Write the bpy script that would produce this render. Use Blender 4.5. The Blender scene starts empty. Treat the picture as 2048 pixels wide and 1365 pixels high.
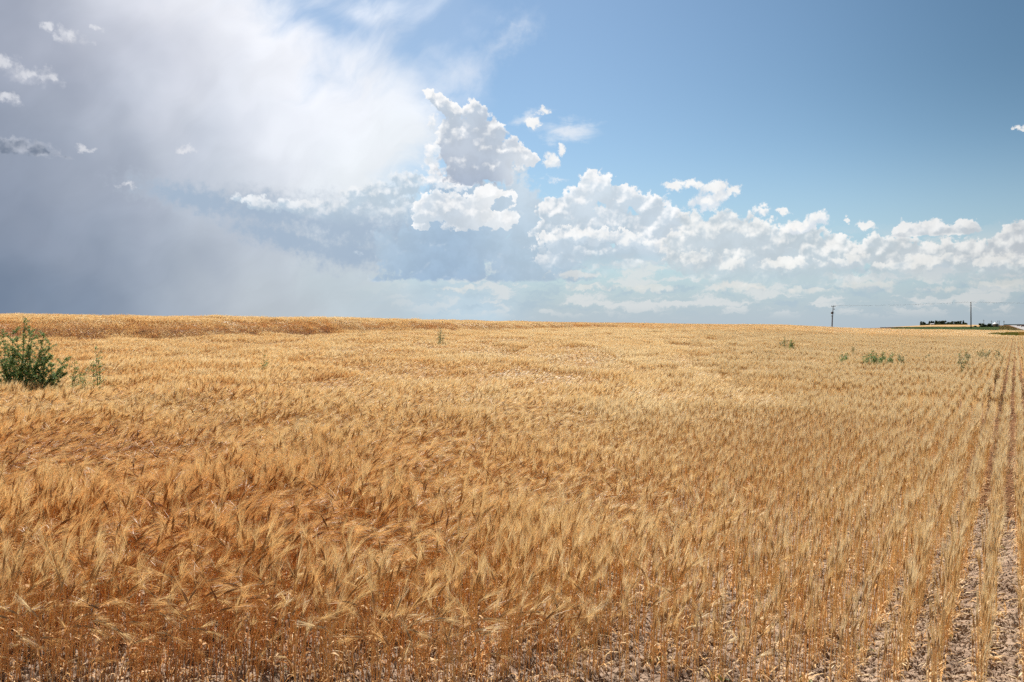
import bpy, bmesh, math, random
import numpy as np
from mathutils import Vector, Matrix

# ------------------------------------------------------------------ camera
scene = bpy.context.scene
PXW, PXH = 2048.0, 1365.0
FPX = 1845.0                       # focal length expressed in photo pixels
HORIZON = 650.0                    # photo row of the true horizon
EYE = 1.75
PITCH = math.atan((HORIZON - PXH / 2) / FPX)      # negative: looks slightly down
cam_data = bpy.data.cameras.new("camera")
cam = bpy.data.objects.new("camera", cam_data)
scene.collection.objects.link(cam)
cam_data.sensor_width = 22.2
cam_data.lens = 22.2 * FPX / PXW
cam_data.clip_start = 0.05
cam_data.clip_end = 30000
cam.location = (0, 0, EYE)
cam.rotation_euler = (math.radians(90) + PITCH, 0, 0)
scene.camera = cam

SUN_EL, SUN_AZ = 50.0, -16.0       # sun ahead of the camera, slightly left (azimuth from +Y towards +X)


def px_dir(x, y):
    """direction (azimuth, elevation) in degrees of a photo pixel"""
    cx, cy = (x - PXW / 2) / FPX, (PXH / 2 - y) / FPX
    c, s = math.cos(PITCH), math.sin(PITCH)
    X, Y, Z = cx, c - cy * s, s + cy * c
    return math.degrees(math.atan2(X, Y)), math.degrees(math.atan2(Z, math.hypot(X, Y)))


DEG = math.degrees(1 / FPX)        # degrees covered by one photo pixel (at the centre)


def srgb(r, g, b):
    return tuple(((v / 255) / 12.92 if v / 255 <= 0.04045 else ((v / 255 + 0.055) / 1.055) ** 2.4) for v in (r, g, b))


# ------------------------------------------------------------------ tiny node language
class N:
    """wraps a socket or a constant so that shader maths can be written as expressions"""
    tree = None

    def __init__(self, s): self.s = s

    @staticmethod
    def link(val, sock):
        if isinstance(val, N): val = val.s
        if isinstance(val, bpy.types.NodeSocket): N.tree.links.new(val, sock)
        elif val is not None: sock.default_value = val

    @staticmethod
    def math(op, a, b=None, c=None, clamp=False):
        n = N.tree.nodes.new('ShaderNodeMath'); n.operation = op; n.use_clamp = clamp
        for i, v in enumerate((a, b, c)):
            if v is not None: N.link(v, n.inputs[i])
        return N(n.outputs[0])

    def __add__(s, o): return N.math('ADD', s, o)
    def __radd__(s, o): return N.math('ADD', o, s)
    def __sub__(s, o): return N.math('SUBTRACT', s, o)
    def __rsub__(s, o): return N.math('SUBTRACT', o, s)
    def __mul__(s, o): return N.math('MULTIPLY', s, o)
    def __rmul__(s, o): return N.math('MULTIPLY', o, s)
    def __truediv__(s, o): return N.math('DIVIDE', s, o)


NDIM = '2D'


def smooth(x, a, b, lo=0.0, hi=1.0):
    n = N.tree.nodes.new('ShaderNodeMapRange'); n.interpolation_type = 'SMOOTHSTEP'
    N.link(x, n.inputs[0])
    for i, v in zip((1, 2, 3, 4), (a, b, lo, hi)): N.link(v, n.inputs[i])
    return N(n.outputs[0])


def combine(x, y, z=0.0):
    n = N.tree.nodes.new('ShaderNodeCombineXYZ')
    for i, v in enumerate((x, y, z)): N.link(v, n.inputs[i])
    return N(n.outputs[0])


def vmath(op, a, b=None, scale=None):
    n = N.tree.nodes.new('ShaderNodeVectorMath'); n.operation = op
    N.link(a, n.inputs[0])
    if b is not None: N.link(b, n.inputs[1])
    if scale is not None: N.link(scale, n.inputs['Scale'])
    return N(n.outputs['Value'] if op in ('LENGTH', 'DISTANCE', 'DOT_PRODUCT') else n.outputs[0])


def noise(vec, scale, detail=4.0, rough=0.5, dist=0.0, col=False, lac=2.0, typ='FBM'):
    n = N.tree.nodes.new('ShaderNodeTexNoise'); n.noise_dimensions = NDIM
    n.noise_type = typ
    N.link(vec, n.inputs['Vector'])
    n.inputs['Scale'].default_value = scale; n.inputs['Detail'].default_value = detail
    n.inputs['Roughness'].default_value = rough; n.inputs['Distortion'].default_value = dist
    n.inputs['Lacunarity'].default_value = lac
    return to_vec(N(n.outputs['Color'])) if col else N(n.outputs['Fac'])


def voronoi(vec, scale, feature='F1', smoothness=1.0, detail=0.0, rough=0.5, out='Distance', rnd=1.0):
    n = N.tree.nodes.new('ShaderNodeTexVoronoi'); n.feature = feature; n.voronoi_dimensions = NDIM
    N.link(vec, n.inputs['Vector']); n.inputs['Scale'].default_value = scale
    n.inputs['Detail'].default_value = detail; n.inputs['Roughness'].default_value = rough
    n.inputs['Randomness'].default_value = rnd
    if feature == 'SMOOTH_F1': n.inputs['Smoothness'].default_value = smoothness
    return N(n.outputs[out])


def to_vec(c):
    """explicit colour -> vector conversion (keeps the shader's evaluation order tight)"""
    a = N.tree.nodes.new('ShaderNodeSeparateColor'); N.link(c, a.inputs[0])
    return combine(*(N(o) for o in a.outputs[:3]))


def to_col(v):
    a = N.tree.nodes.new('ShaderNodeSeparateXYZ'); N.link(v, a.inputs[0])
    b = N.tree.nodes.new('ShaderNodeCombineColor')
    for i in range(3): N.link(N(a.outputs[i]), b.inputs[i])
    return N(b.outputs[0])


def flat(v):
    """drop the third component"""
    a = N.tree.nodes.new('ShaderNodeSeparateXYZ'); N.link(v, a.inputs[0])
    return combine(N(a.outputs[0]), N(a.outputs[1]))


def mixc(f, a, b, mode='MIX'):
    n = N.tree.nodes.new('ShaderNodeMix'); n.data_type = 'RGBA'; n.blend_type = mode
    N.link(f, n.inputs[0])
    for i, v in ((6, a), (7, b)):
        if isinstance(v, tuple) and len(v) == 3: v = v + (1.0,)
        N.link(v, n.inputs[i])
    return N(n.outputs[2])


# ------------------------------------------------------------------ world: blue sky, veil and clouds
SKY_STRENGTH = 0.1
EXPO = 2 ** 0.65                    # the photograph is exposed a little bright
world = bpy.data.worlds.new("World"); scene.world = world
world.use_nodes = True
wt = world.node_tree; wt.nodes.clear(); N.tree = wt
w_out = wt.nodes.new('ShaderNodeOutputWorld'); bg = wt.nodes.new('ShaderNodeBackground')
bg.inputs['Strength'].default_value = SKY_STRENGTH
wt.links.new(bg.outputs[0], w_out.inputs[0])
sky = wt.nodes.new('ShaderNodeTexSky'); sky.sky_type = 'NISHITA'; sky.sun_disc = False
sky.sun_elevation = math.radians(SUN_EL); sky.sun_rotation = math.radians(SUN_AZ)
sky.altitude = 900; sky.air_density = 1.0; sky.dust_density = 0.9; sky.ozone_density = 1.2

tc = wt.nodes.new('ShaderNodeTexCoord'); sep = wt.nodes.new('ShaderNodeSeparateXYZ')
wt.links.new(tc.outputs['Generated'], sep.inputs[0])
dx, dy, dz = (N(o) for o in sep.outputs)
RAD = 180 / math.pi
U = N.math('ARCTAN2', dx, dy) * RAD            # azimuth in degrees
V = N.math('ARCSINE', dz) * RAD                # elevation in degrees


def C10(r, g, b):                              # sky colours are given as they look, divided by the world strength
    return tuple(c / SKY_STRENGTH / EXPO for c in srgb(r, g, b))


# Colours are carried as three separate float channels: a long chain of float
# maths compiles into far fewer shader registers than vector maths does.
def mix3(f, a, b):
    out = []
    for x, y in zip(a, b):
        d = (y - x) if isinstance(y, N) or isinstance(x, N) else float(y) - float(x)
        out.append(N.math('MULTIPLY_ADD', d, f, x))
    return tuple(out)


def scale3(a, k): return tuple(N.math('MULTIPLY', x, k) for x in a)


def colour_field(points, uv):
    """smooth field of colour in azimuth/elevation: (px, py, radius px, (r,g,b), weight)"""
    U_, V_ = uv
    acc = [None] * 3; wsum = None
    for (x, y, r, c, w) in points:
        u, v = px_dir(x, y); k = 1.0 / (r * DEG)
        a = N.math('MULTIPLY_ADD', U_, k, -u * k); b = N.math('MULTIPLY_ADD', V_, k, -v * k)
        d2 = N.math('MULTIPLY_ADD', a, a, b * b)
        g = N.math('POWER', 0.36788, d2)
        if w != 1: g = g * w
        cc = C10(*c)
        if wsum is None:
            acc = [g * ch for ch in cc]; wsum = g + 1e-5
        else:
            acc = [N.math('MULTIPLY_ADD', g, cc[i], acc[i]) for i in range(3)]; wsum = wsum + g
    inv = N.math('DIVIDE', 1.0, wsum)
    return scale3(acc, inv)


def blob_union(blobs, uv, k=0.25):
    """union of soft ellipses: 1 in the middle, 0 at the rim, negative outside"""
    U_, V_ = uv
    f = None
    for b in blobs:
        x, y, rx, ry = b[:4]
        u, v = px_dir(x, y)
        rx = rx * DEG; ry = ry * DEG
        if len(b) > 4:
            t = math.radians(b[4]); c, s_ = math.cos(t), math.sin(t)
            p = N.math('MULTIPLY_ADD', U_, c / rx, -(u * c + v * s_) / rx); p = N.math('MULTIPLY_ADD', V_, s_ / rx, p)
            q = N.math('MULTIPLY_ADD', U_, -s_ / ry, (u * s_ - v * c) / ry); q = N.math('MULTIPLY_ADD', V_, c / ry, q)
        else:
            p = N.math('MULTIPLY_ADD', U_, 1 / rx, -u / rx); q = N.math('MULTIPLY_ADD', V_, 1 / ry, -v / ry)
        d = 1.0 - N.math('SQRT', N.math('MULTIPLY_ADD', p, p, q * q))
        f = d if f is None else N.math('SMOOTH_MAX', f, d, k)
    return f


BLOB_GROUPS = {}


def blob_field(blobs, uv, k=0.25):
    """union of soft ellipses: 1 in the middle, 0 at the rim, negative outside"""
    key = (tuple(blobs), k)
    if key not in BLOB_GROUPS:
        g = bpy.data.node_groups.new("cloud_outline", 'ShaderNodeTree')
        for nm in ("U", "V"): g.interface.new_socket(nm, in_out='INPUT', socket_type='NodeSocketFloat')
        g.interface.new_socket("Field", in_out='OUTPUT', socket_type='NodeSocketFloat')
        outer, N.tree = N.tree, g
        gi_, go_ = g.nodes.new('NodeGroupInput'), g.nodes.new('NodeGroupOutput')
        N.link(blob_union(blobs, (N(gi_.outputs[0]), N(gi_.outputs[1])), k), go_.inputs[0])
        N.tree = outer; BLOB_GROUPS[key] = g
    n = N.tree.nodes.new('ShaderNodeGroup'); n.node_tree = BLOB_GROUPS[key]
    N.link(uv[0], n.inputs[0]); N.link(uv[1], n.inputs[1])
    return N(n.outputs[0])


def base_cut(f, vy, soft):
    """flat cloud base at photo row vy"""
    _, v0 = px_dir(1024, vy)
    return N.math('SMOOTH_MIN', f, N.math('MULTIPLY_ADD', V, 1.0 / (soft * DEG), -v0 / (soft * DEG)), 0.15)


def noise2(uv, scale, detail=4.0, rough=0.5, dist=0.0, su=1.0, sv=1.0, col=False):
    n = N.tree.nodes.new('ShaderNodeTexNoise'); n.noise_dimensions = '2D'
    N.link(combine(uv[0] * su if su != 1 else uv[0], uv[1] * sv if sv != 1 else uv[1]), n.inputs['Vector'])
    n.inputs['Scale'].default_value = scale; n.inputs['Detail'].default_value = detail
    n.inputs['Roughness'].default_value = rough; n.inputs['Distortion'].default_value = dist
    if not col: return N(n.outputs['Fac'])
    a = N.tree.nodes.new('ShaderNodeSeparateColor'); N.link(N(n.outputs['Color']), a.inputs[0])
    return N(a.outputs[0]) - 0.5, N(a.outputs[1]) - 0.5


def shift(uv, w, k):
    return N.math('MULTIPLY_ADD', w[0], k, uv[0]), N.math('MULTIPLY_ADD', w[1], k, uv[1])


# shared noises ------------------------------------------------------------
P = (U, V)
warp_c = noise2(P, 0.30, 2, 0.4, col=True)
warpf = noise2(P, 1.3, 4, 0.6, col=True)
PW = shift(P, warpf, 0.9)                      # finely warped coordinate


def billow(uv, s, octaves=3):
    """cauliflower texture: rounded bumps on rounded bumps, about 0..1"""
    a = voronoi(combine(*uv), s, 'F1')
    f = N.math('MULTIPLY', a, a)
    b = voronoi(combine(*uv), s * 2.4, 'F1')
    f = N.math('MULTIPLY_ADD', N.math('MULTIPLY', b, b), 0.5, f)
    if octaves > 2:
        c = voronoi(combine(*uv), s * 5.6, 'F1')
        f = N.math('MULTIPLY_ADD', N.math('MULTIPLY', c, c), 0.28, f)
    return 1.0 - f


BW = shift(P, warpf, 0.45)
B1 = billow(BW, 0.8)
B2 = billow((BW[0] - 0.08, BW[1] + 0.20), 0.8, 2)
RELIEF = (B1 - B2)                             # >0 on the side of a bump that faces the sun
FINE = noise2(P, 2.2, 5, 0.62)
STREAK = noise2(P, 0.9, 4, 0.6, 0.4, 0.35, 1.5)
BILL = (B1 - 0.66) * 0.48 + (FINE - 0.5) * 0.62
SOFTREL = noise2(P, 0.85, 3, 0.5) - noise2((P[0] - 0.15, P[1] + 0.45), 0.85, 3, 0.5)      # broad soft modelling
MOTTLE = noise2(shift(P, warpf, 0.6), 0.9, 4, 0.55)

# 1. veil of high cloud at the left -----------------------------------------
VW = shift(P, warp_c, 4.5)
veil_col = colour_field([
    (-150, 60, 230, (146, 152, 168), 1), (20, 40, 130, (164, 168, 184), 1), (200, 40, 150, (190, 193, 207), 1), (360, 20, 140, (228, 227, 238), 1.2),
    (560, 10, 150, (248, 247, 253), 1.3), (850, 40, 160, (228, 234, 246), 1),
    (20, 260, 160, (151, 159, 174), 1), (220, 250, 160, (174, 180, 194), 1), (410, 220, 140, (212, 216, 226), 1.1),
    (600, 230, 140, (234, 234, 241), 1.2), (800, 260, 150, (241, 242, 244), 1.2), (700, 150, 100, (243, 243, 250), 1), (1000, 120, 150, (214, 226, 245), 0.8),
    (0, 440, 160, (136, 145, 162), 1), (230, 420, 150, (160, 168, 183), 1), (450, 370, 130, (196, 202, 212), 1),
    (700, 345, 130, (231, 235, 238), 1),
    (-60, 620, 130, (100, 120, 144), 1.2), (130, 600, 110, (124, 139, 158), 1), (180, 520, 110, (141, 151, 168), 1),
    (330, 590, 100, (158, 168, 181), 1), (520, 590, 110, (186, 191, 197), 1.1), (680, 590, 120, (190, 200, 206), 1.2), (430, 490, 110, (174, 183, 196), 1),
    (-400, 300, 350, (120, 130, 150), 1), (-300, -300, 420, (150, 158, 176), 1), (500, -300, 300, (255, 254, 252), 2.0),
    (1000, 560, 200, (186, 203, 214), 1), (1200, 0, 200, (150, 185, 230), 0.6),
], VW)
# right-hand outline of the veil: left of a slanting line, with wisps
u0, v0 = px_dir(925, 200)
edge = (u0 - U) + (V - v0) * 0.35 + (noise2(shift(P, warp_c, 2.5), 0.30, 5, 0.55, 0, 0.6, 1.0) - 0.5) * 7.0
veil_a = smooth(edge, -1.6, 3.2)
# blue window with drawn-out wisps at the top of the frame
c_, s_ = math.cos(math.radians(38)), math.sin(math.radians(38))
RU = U * c_ + V * s_; RV = V * c_ - U * s_
wisp = noise2(shift((RU, RV), warp_c, 1.6), 0.36, 5, 0.55, 0.1, 0.5, 1.1)
gap = blob_field([(880, 70, 230, 95, 12), (1000, 110, 130, 110), (740, -20, 300, 95), (960, -120, 420, 200), (690, 50, 190, 60, -20), (830, 110, 130, 60)], shift(P, warp_c, 1.5), 0.3)
gap_a = smooth(gap + (wisp - 0.5) * -1.9, -0.4, 1.1)
veil_a = veil_a * (1.0 - gap_a * 0.9)
_, vh = px_dir(0, 560)
veil_a = N.math('MAXIMUM', veil_a, smooth((u0 - U) + 6.0, 0.0, 5.0) * smooth(V, vh - 2.0, vh + 3.5, 1.0, 0.0))

sk = wt.nodes.new('ShaderNodeSeparateColor'); wt.links.new(sky.outputs[0], sk.inputs[0])
sky_blue = tuple(N(sk.outputs[i]) * (k / EXPO) for i, k in enumerate((0.86, 0.98, 1.0)))
far_side = smooth(U, 0.0, 32.0) * smooth(V, 2.0, 15.0)                # the blue deepens away from the sun
sky_blue = tuple(N.math('MULTIPLY', c, N.math('MULTIPLY_ADD', far_side, k - 1.0, 1.0)) for c, k in zip(sky_blue, (0.62, 0.70, 0.71)))
# paler, greener air near the horizon
hz = smooth(V, -1.0, 11.0, 1.0, 0.0)
col = mix3(hz * 0.75, sky_blue, C10(180, 203, 217))
col = mix3(smooth(V, -0.5, 4.5, 0.75, 0.0), col, C10(178, 191, 203))
vt = noise2(shift((RU, RV), warp_c, 3.0), 0.22, 5, 0.55, 0, 0.6, 1.3)
veil_col = scale3(veil_col, smooth(vt, 0.25, 0.75, 0.95, 1.05))
veil_col = tuple(N.math('MULTIPLY', c, k) for c, k in zip(veil_col, (1.03, 1.06, 1.08)))
col = mix3(veil_a, col, veil_col)


def layer(col, f, e0, e1, rim, core, c0, c1, relief=0.0, strength=1.0, fc=None, noisy=None, fade=None):
    """composite one cloud layer: f is its smooth signed field, noisy the ruffle added to the outline,
    rim/core its colours where thin/thick, fade (row0, row1) lets its foot dissolve downwards"""
    if noisy is None: noisy = BILL
    a = smooth(f + noisy, e0, e1)
    if strength != 1: a = a * strength
    if fade:
        _, va = px_dir(1024, fade[1]); _, vb = px_dir(1024, fade[0])
        a = a * smooth(V, va, vb)
    t = smooth((f if fc is None else fc) + noisy * 0.55, c0, c1)
    cc = mix3(t, rim, core)
    if relief:
        cc = scale3(cc, smooth(RELIEF, -0.3, 0.5, 1.0 - relief, 1.0 + relief * 0.7))
    return mix3(a, col, cc)


WHITE = C10(252, 253, 254)
WARM = C10(250, 247, 240)
SOFT = (B1 - 0.66) * 0.6 + (FINE - 0.5) * 1.2

# cirrus scraps right of the tower
ci = blob_field([(1130, 262, 85, 30, -8), (1060, 235, 50, 20, 20), (1110, 358, 40, 7, -4)], shift(P, warpf, 0.9), 0.2)
cj = blob_field([(1000, 90, 110, 40, 38), (1030, 60, 60, 24, 20), (940, 140, 70, 50)], shift(P, warpf, 1.6), 0.3)
col = layer(col, cj, -0.2, 1.5, C10(220, 231, 246), C10(232, 238, 248), 0, 1, strength=0.5, noisy=(wisp - 0.5) * 2.2)
col = layer(col, ci, 0.0, 1.1, C10(225, 235, 246), C10(240, 243, 248), 0, 1, strength=0.75, noisy=(STREAK - 0.5) * 1.4)

# 2. pale layered haze clouds low over the whole horizon
lowN = noise2(shift(P, warpf, 0.8), 0.75, 5, 0.58, 0, 0.42, 1.6)
lo_m = smooth(V, 0.2, 1.2) * smooth(V, 3.4, 6.2, 1.0, 0.0) * smooth(U, -12.0, 2.0)
col = mix3(lo_m * smooth(lowN, 0.48, 0.62) * 0.65, col, C10(228, 229, 228))
col = mix3(lo_m * smooth(lowN, 0.30, 0.45, 1.0, 0.0) * 0.45, col, C10(168, 190, 207))

EDGE_W = smooth(noise2(P, 0.8, 2, 0.5), 0.42, 0.60, 0.09, 0.50)      # outlines vary from crisp to wispy


def heap(col, blobs, core, rim, cut=None, k=0.2, uv=None, edge=None, strength=1.0, fade=None, gain=1.0, bias=0.0, hole=None, body=0.5, soft=None, ruffle=1.0):
    """heaped cloud lit from above and behind: light follows the slope of the cloud field towards the sun,
    so crowns and sun-facing lobes are white while bellies and the thick middle stay grey"""
    uv = uv or PW
    f = blob_field(blobs, uv, k)
    f2 = blob_field(blobs, (uv[0] - 0.12, uv[1] + 0.50), k)
    slope = f - f2
    nz = BILL if soft is None else soft
    if ruffle != 1.0: nz = nz * ruffle
    fa = f
    if hole is not None: fa = N.math('SMOOTH_MIN', fa, hole * -1.0, 0.1)
    if cut: fa = base_cut(fa, *cut)
    a = smooth(fa + nz, -0.02, EDGE_W if edge is None else edge)
    if strength != 1: a = a * strength
    if fade:
        _, va = px_dir(1024, fade[1]); _, vb = px_dir(1024, fade[0])
        a = a * smooth(V, va, vb)
    thin = smooth(fa + nz * 0.5, 0.0, body, 1.0, 0.0)
    L = N.math('MULTIPLY_ADD', slope, 0.85 * gain, N.math('MULTIPLY_ADD', RELIEF, 0.95 * gain, N.math('MULTIPLY_ADD', SOFTREL, 1.5 * gain, thin * 0.42))) + bias
    t = smooth(L, -0.10, 0.78)
    cc = scale3(mix3(t, core, rim), smooth(MOTTLE, 0.3, 0.7, 0.95, 1.04))
    return mix3(a, col, cc)


# 3. grey-blue band reaching left from the tower: soft, without a rim
bd = blob_field([(400, 400, 150, 36, -12), (540, 425, 150, 46, -8), (700, 455, 170, 66, -8), (830, 475, 150, 80), (580, 480, 190, 34, -14), (700, 505, 130, 44)], shift(P, warpf, 1.3), 0.3)
col = layer(col, bd, -0.25, 0.80, C10(184, 195, 209), C10(164, 183, 204), 0.0, 0.7, 0.0, 0.9, noisy=(FINE - 0.5) * 0.9)
col = heap(col, [(590, 412, 70, 16, 4), (650, 425, 70, 20), (720, 392, 46, 26), (765, 385, 50, 30), (815, 368, 48, 28), (700, 425, 90, 34), (790, 425, 80, 40), (500, 400, 60, 16, -10)],
           C10(190, 207, 221), C10(243, 246, 249), edge=0.45, fade=(400, 470), strength=0.9, soft=SOFT * 0.8, bias=-0.04)

# 4. main backing mass with the blue shaded base
bk_core = colour_field([(760, 440, 90, (192, 210, 224), 1), (880, 530, 110, (156, 182, 209), 1.4), (1000, 470, 90, (180, 200, 218), 1),
                        (1050, 400, 70, (214, 226, 236), 1), (1100, 520, 100, (176, 196, 213), 1), (830, 470, 70, (174, 196, 216), 1)], P)
col = heap(col, [(1045, 430, 44, 100), (990, 420, 70, 70), (940, 470, 175, 80), (880, 500, 150, 66), (835, 500, 92, 52), (1060, 510, 130, 60),
                 (1010, 340, 40, 40), (930, 378, 90, 24), (900, 560, 165, 66), (1060, 560, 130, 60)], bk_core, C10(240, 245, 249), uv=shift(P, warpf, 1.5), cut=(566, 22), strength=0.92, k=0.3, edge=0.34, gain=0.6, bias=-0.22, body=0.30)

# 5. right-hand heap
rh_core = colour_field([(1190, 400, 60, (220, 230, 239), 1), (1260, 440, 70, (204, 217, 229), 1), (1130, 500, 80, (194, 209, 222), 1), (1250, 510, 110, (180, 199, 213), 1.2),
                        (1330, 470, 60, (212, 222, 231), 1)], P)
col = heap(col, [(1190, 378, 42, 38), (1165, 405, 46, 36), (1235, 398, 50, 32), (1290, 415, 46, 30), (1330, 450, 46, 40), (1110, 425, 40, 30), (1130, 470, 66, 44),
                 (1220, 455, 105, 60), (1300, 490, 100, 50), (1180, 505, 120, 46)], rh_core, WHITE, fade=(495, 565), edge=0.16, bias=-0.02)
col = heap(col, [(1150, 470, 44, 20), (1205, 474, 50, 18), (1255, 480, 45, 16), (1320, 495, 50, 22), (1100, 480, 30, 18)], C10(206, 219, 230), C10(251, 251, 250), fade=(480, 515), strength=0.85, soft=SOFT)

# 6. lower heaps running to the right, each rank in front of the last
lh_core = colour_field([(1470, 480, 80, (206, 216, 224), 1), (1560, 500, 90, (196, 208, 217), 1), (1500, 560, 120, (192, 206, 214), 1), (1800, 560, 160, (194, 206, 213), 1),
                        (1900, 500, 120, (206, 213, 219), 1), (1680, 520, 80, (194, 207, 215), 1), (2040, 500, 90, (200, 205, 212), 1)], P)
col = heap(col, [(x, y + 5, rx * 1.15, ry * 1.3) for x, y, rx, ry in [(1390, 455, 40, 30), (1440, 455, 50, 30), (1490, 468, 60, 34), (1550, 482, 50, 26), (1610, 478, 44, 26), (1660, 494, 50, 24), (1720, 505, 50, 22),
                 (1380, 500, 50, 44), (1470, 510, 90, 50), (1600, 530, 110, 40), (1760, 500, 50, 26), (1800, 520, 70, 36), (1890, 520, 80, 34), (1960, 505, 50, 24),
                 (2010, 488, 46, 24), (2060, 480, 50, 34), (2060, 530, 120, 50)]], lh_core, C10(249, 249, 247), fade=(520, 600), strength=0.95, soft=SOFT * 0.75, edge=0.22)
col = heap(col, [(1400, 520, 50, 22), (1455, 530, 40, 16), (1560, 530, 56, 14), (1690, 526, 60, 18), (1770, 534, 40, 12), (1860, 524, 60, 18), (1990, 524, 54, 20), (2050, 532, 40, 16)],
           C10(196, 209, 218), C10(246, 246, 243), cut=(549, 20), strength=0.8, soft=SOFT, edge=0.45, bias=0.05)
col = heap(col, [(1480, 575, 70, 12), (1620, 582, 60, 9), (1740, 572, 70, 12), (1880, 585, 80, 10), (2000, 570, 60, 12), (1300, 578, 80, 10), (1150, 550, 60, 10), (1180, 575, 90, 7), (930, 578, 60, 8)],
           C10(196, 208, 215), C10(232, 231, 226), cut=(592, 20), strength=0.6, soft=SOFT, edge=0.6, bias=0.05)
hp_core = C10(206, 214, 221)
col = heap(col, [(1858, 466, 46, 24), (1828, 474, 42, 18), (1905, 470, 34, 15), (1937, 456, 26, 17), (1806, 458, 22, 15)], hp_core, C10(248, 248, 247), cut=(489, 12), strength=0.95, k=0.12, edge=0.2)

# small separate cumulus scraps
sc = [(1345, 374, 24, 11, -8), (1385, 368, 34, 12), (1430, 376, 34, 16), (1462, 382, 28, 16), (1410, 405, 42, 22), (1440, 392, 30, 18), (1525, 420, 20, 13), (1567, 422, 16, 8),
      (1636, 436, 24, 19), (1695, 436, 11, 6), (1733, 452, 18, 8, -15), (1600, 455, 40, 14), (1103, 322, 18, 20), (1122, 302, 13, 11),
      (1087, 222, 14, 11), (1068, 245, 19, 11), (2040, 257, 18, 8)]
col = heap(col, sc, C10(222, 230, 238), C10(251, 250, 248), strength=0.93, k=0.12, soft=SOFT, edge=0.5, bias=0.12)

# 7. the tall front tower with its grey underside, and the heap beneath it
hole = blob_field([(1004, 408, 20, 12, 15)], PW, 0.1)
t2c = colour_field([(860, 420, 50, (212, 223, 233), 1), (910, 430, 60, (194, 206, 219), 1.2), (975, 420, 45, (244, 246, 247), 1.2), (940, 455, 60, (203, 214, 224), 1)], P)
col = heap(col, [(850, 425, 26, 34), (845, 450, 22, 12), (890, 415, 60, 38), (945, 425, 80, 38), (1008, 440, 34, 20), (1018, 400, 20, 18), (980, 388, 36, 18)], t2c, WHITE, cut=(463, 9), k=0.16, hole=hole, edge=0.16, gain=0.9)
col = heap(col, [(866, 240, 14, 34), (872, 300, 26, 24), (868, 330, 24, 20), (884, 360, 46, 16), (905, 372, 50, 12)], C10(222, 231, 240), C10(253, 253, 254), k=0.2, soft=SOFT, edge=0.5, bias=0.12)
t1c = colour_field([(920, 220, 40, (200, 212, 225), 1), (950, 260, 60, (186, 198, 213), 1), (1000, 300, 50, (194, 205, 218), 1), (930, 305, 40, (212, 219, 228), 1),
                    (940, 350, 60, (168, 181, 201), 1.6), (1040, 330, 40, (226, 232, 238), 1)], P)
col = heap(col, [(860, 192, 14, 12), (878, 205, 26, 14, -35), (905, 225, 36, 20, -30), (947, 228, 32, 25), (925, 270, 60, 42), (980, 272, 44, 34), (1015, 300, 42, 30), (1054, 316, 24, 18),
                 (930, 325, 60, 50), (980, 335, 60, 42), (955, 292, 60, 56)], t1c, C10(255, 255, 255), cut=(373, 9), k=0.16, edge=0.16, gain=0.9, bias=-0.10)

# 8. small clouds in front of the veil at the left
lf = [(145, 74, 38, 17, -6), (190, 57, 14, 9), (95, 54, 12, 8), (10, 130, 34, 20), (60, 152, 60, 18), (100, 153, 18, 20), (10, 195, 30, 12), (372, 302, 24, 8, 5),
      (172, 300, 22, 7), (250, 372, 28, 8)]
col = heap(col, lf, C10(188, 193, 206), C10(232, 233, 238), strength=0.72, k=0.12, soft=SOFT, edge=0.9, bias=0.08)
col = heap(col, [(40, 302, 62, 24), (-20, 318, 74, 36), (95, 318, 54, 18, -12), (138, 328, 38, 10), (10, 374, 44, 9)], C10(122, 134, 153), C10(184, 190, 203), cut=(352, 26), strength=0.92,
           uv=shift(P, warpf, 0.7), k=0.2, soft=(FINE - 0.5) * 0.9, edge=0.35, gain=0.8, bias=-0.08)

col = scale3(col, smooth(U, 16.0, 32.0, 1.0, 0.88))            # the air dims away from the sun
# below the horizon the world is plain earth colour
col = mix3(smooth(V, -1.5, -0.6, 1.0, 0.0), col, C10(150, 135, 110))
fc = wt.nodes.new('ShaderNodeCombineColor')
for i in range(3): N.link(col[i], fc.inputs[i])
wt.links.new(fc.outputs[0], bg.inputs['Color'])
world.cycles.sampling_method = 'NONE'         # soft sky: found by bounced rays alone
scene.cycles.use_adaptive_sampling = True; scene.cycles.adaptive_threshold = 0.02; scene.cycles.adaptive_min_samples = 12
scene.cycles.use_denoising = False
scene.cycles.max_bounces = 5; scene.cycles.diffuse_bounces = 3; scene.cycles.glossy_bounces = 2; scene.cycles.transmission_bounces = 3
scene.cycles.sample_clamp_indirect = 6.0

# ------------------------------------------------------------------ sun and exposure
sun_data = bpy.data.lights.new("sun", 'SUN'); sun_data.energy = 5.0; sun_data.angle = math.radians(0.53)
sun_data.color = (1.0, 0.95, 0.87)
sun = bpy.data.objects.new("sun", sun_data); scene.collection.objects.link(sun)
sd = Vector((math.sin(math.radians(SUN_AZ)) * math.cos(math.radians(SUN_EL)), math.cos(math.radians(SUN_AZ)) * math.cos(math.radians(SUN_EL)), math.sin(math.radians(SUN_EL))))
sun.rotation_euler = sd.to_track_quat('Z', 'Y').to_euler(); sun.location = sd * 50
vs = scene.view_settings
vs.view_transform = 'Standard'; vs.look = 'None'; vs.exposure = 0.65; vs.gamma = 1.0; vs.use_curve_mapping = False

# ================================================================== helpers
COL = scene.collection
rng = np.random.default_rng(7)
random.seed(7)


def tag(o, label=None, cat=None, group=None, kind=None):
    for k, v in (("label", label), ("category", cat), ("group", group), ("kind", kind)):
        if v: o[k] = v
    return o


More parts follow.
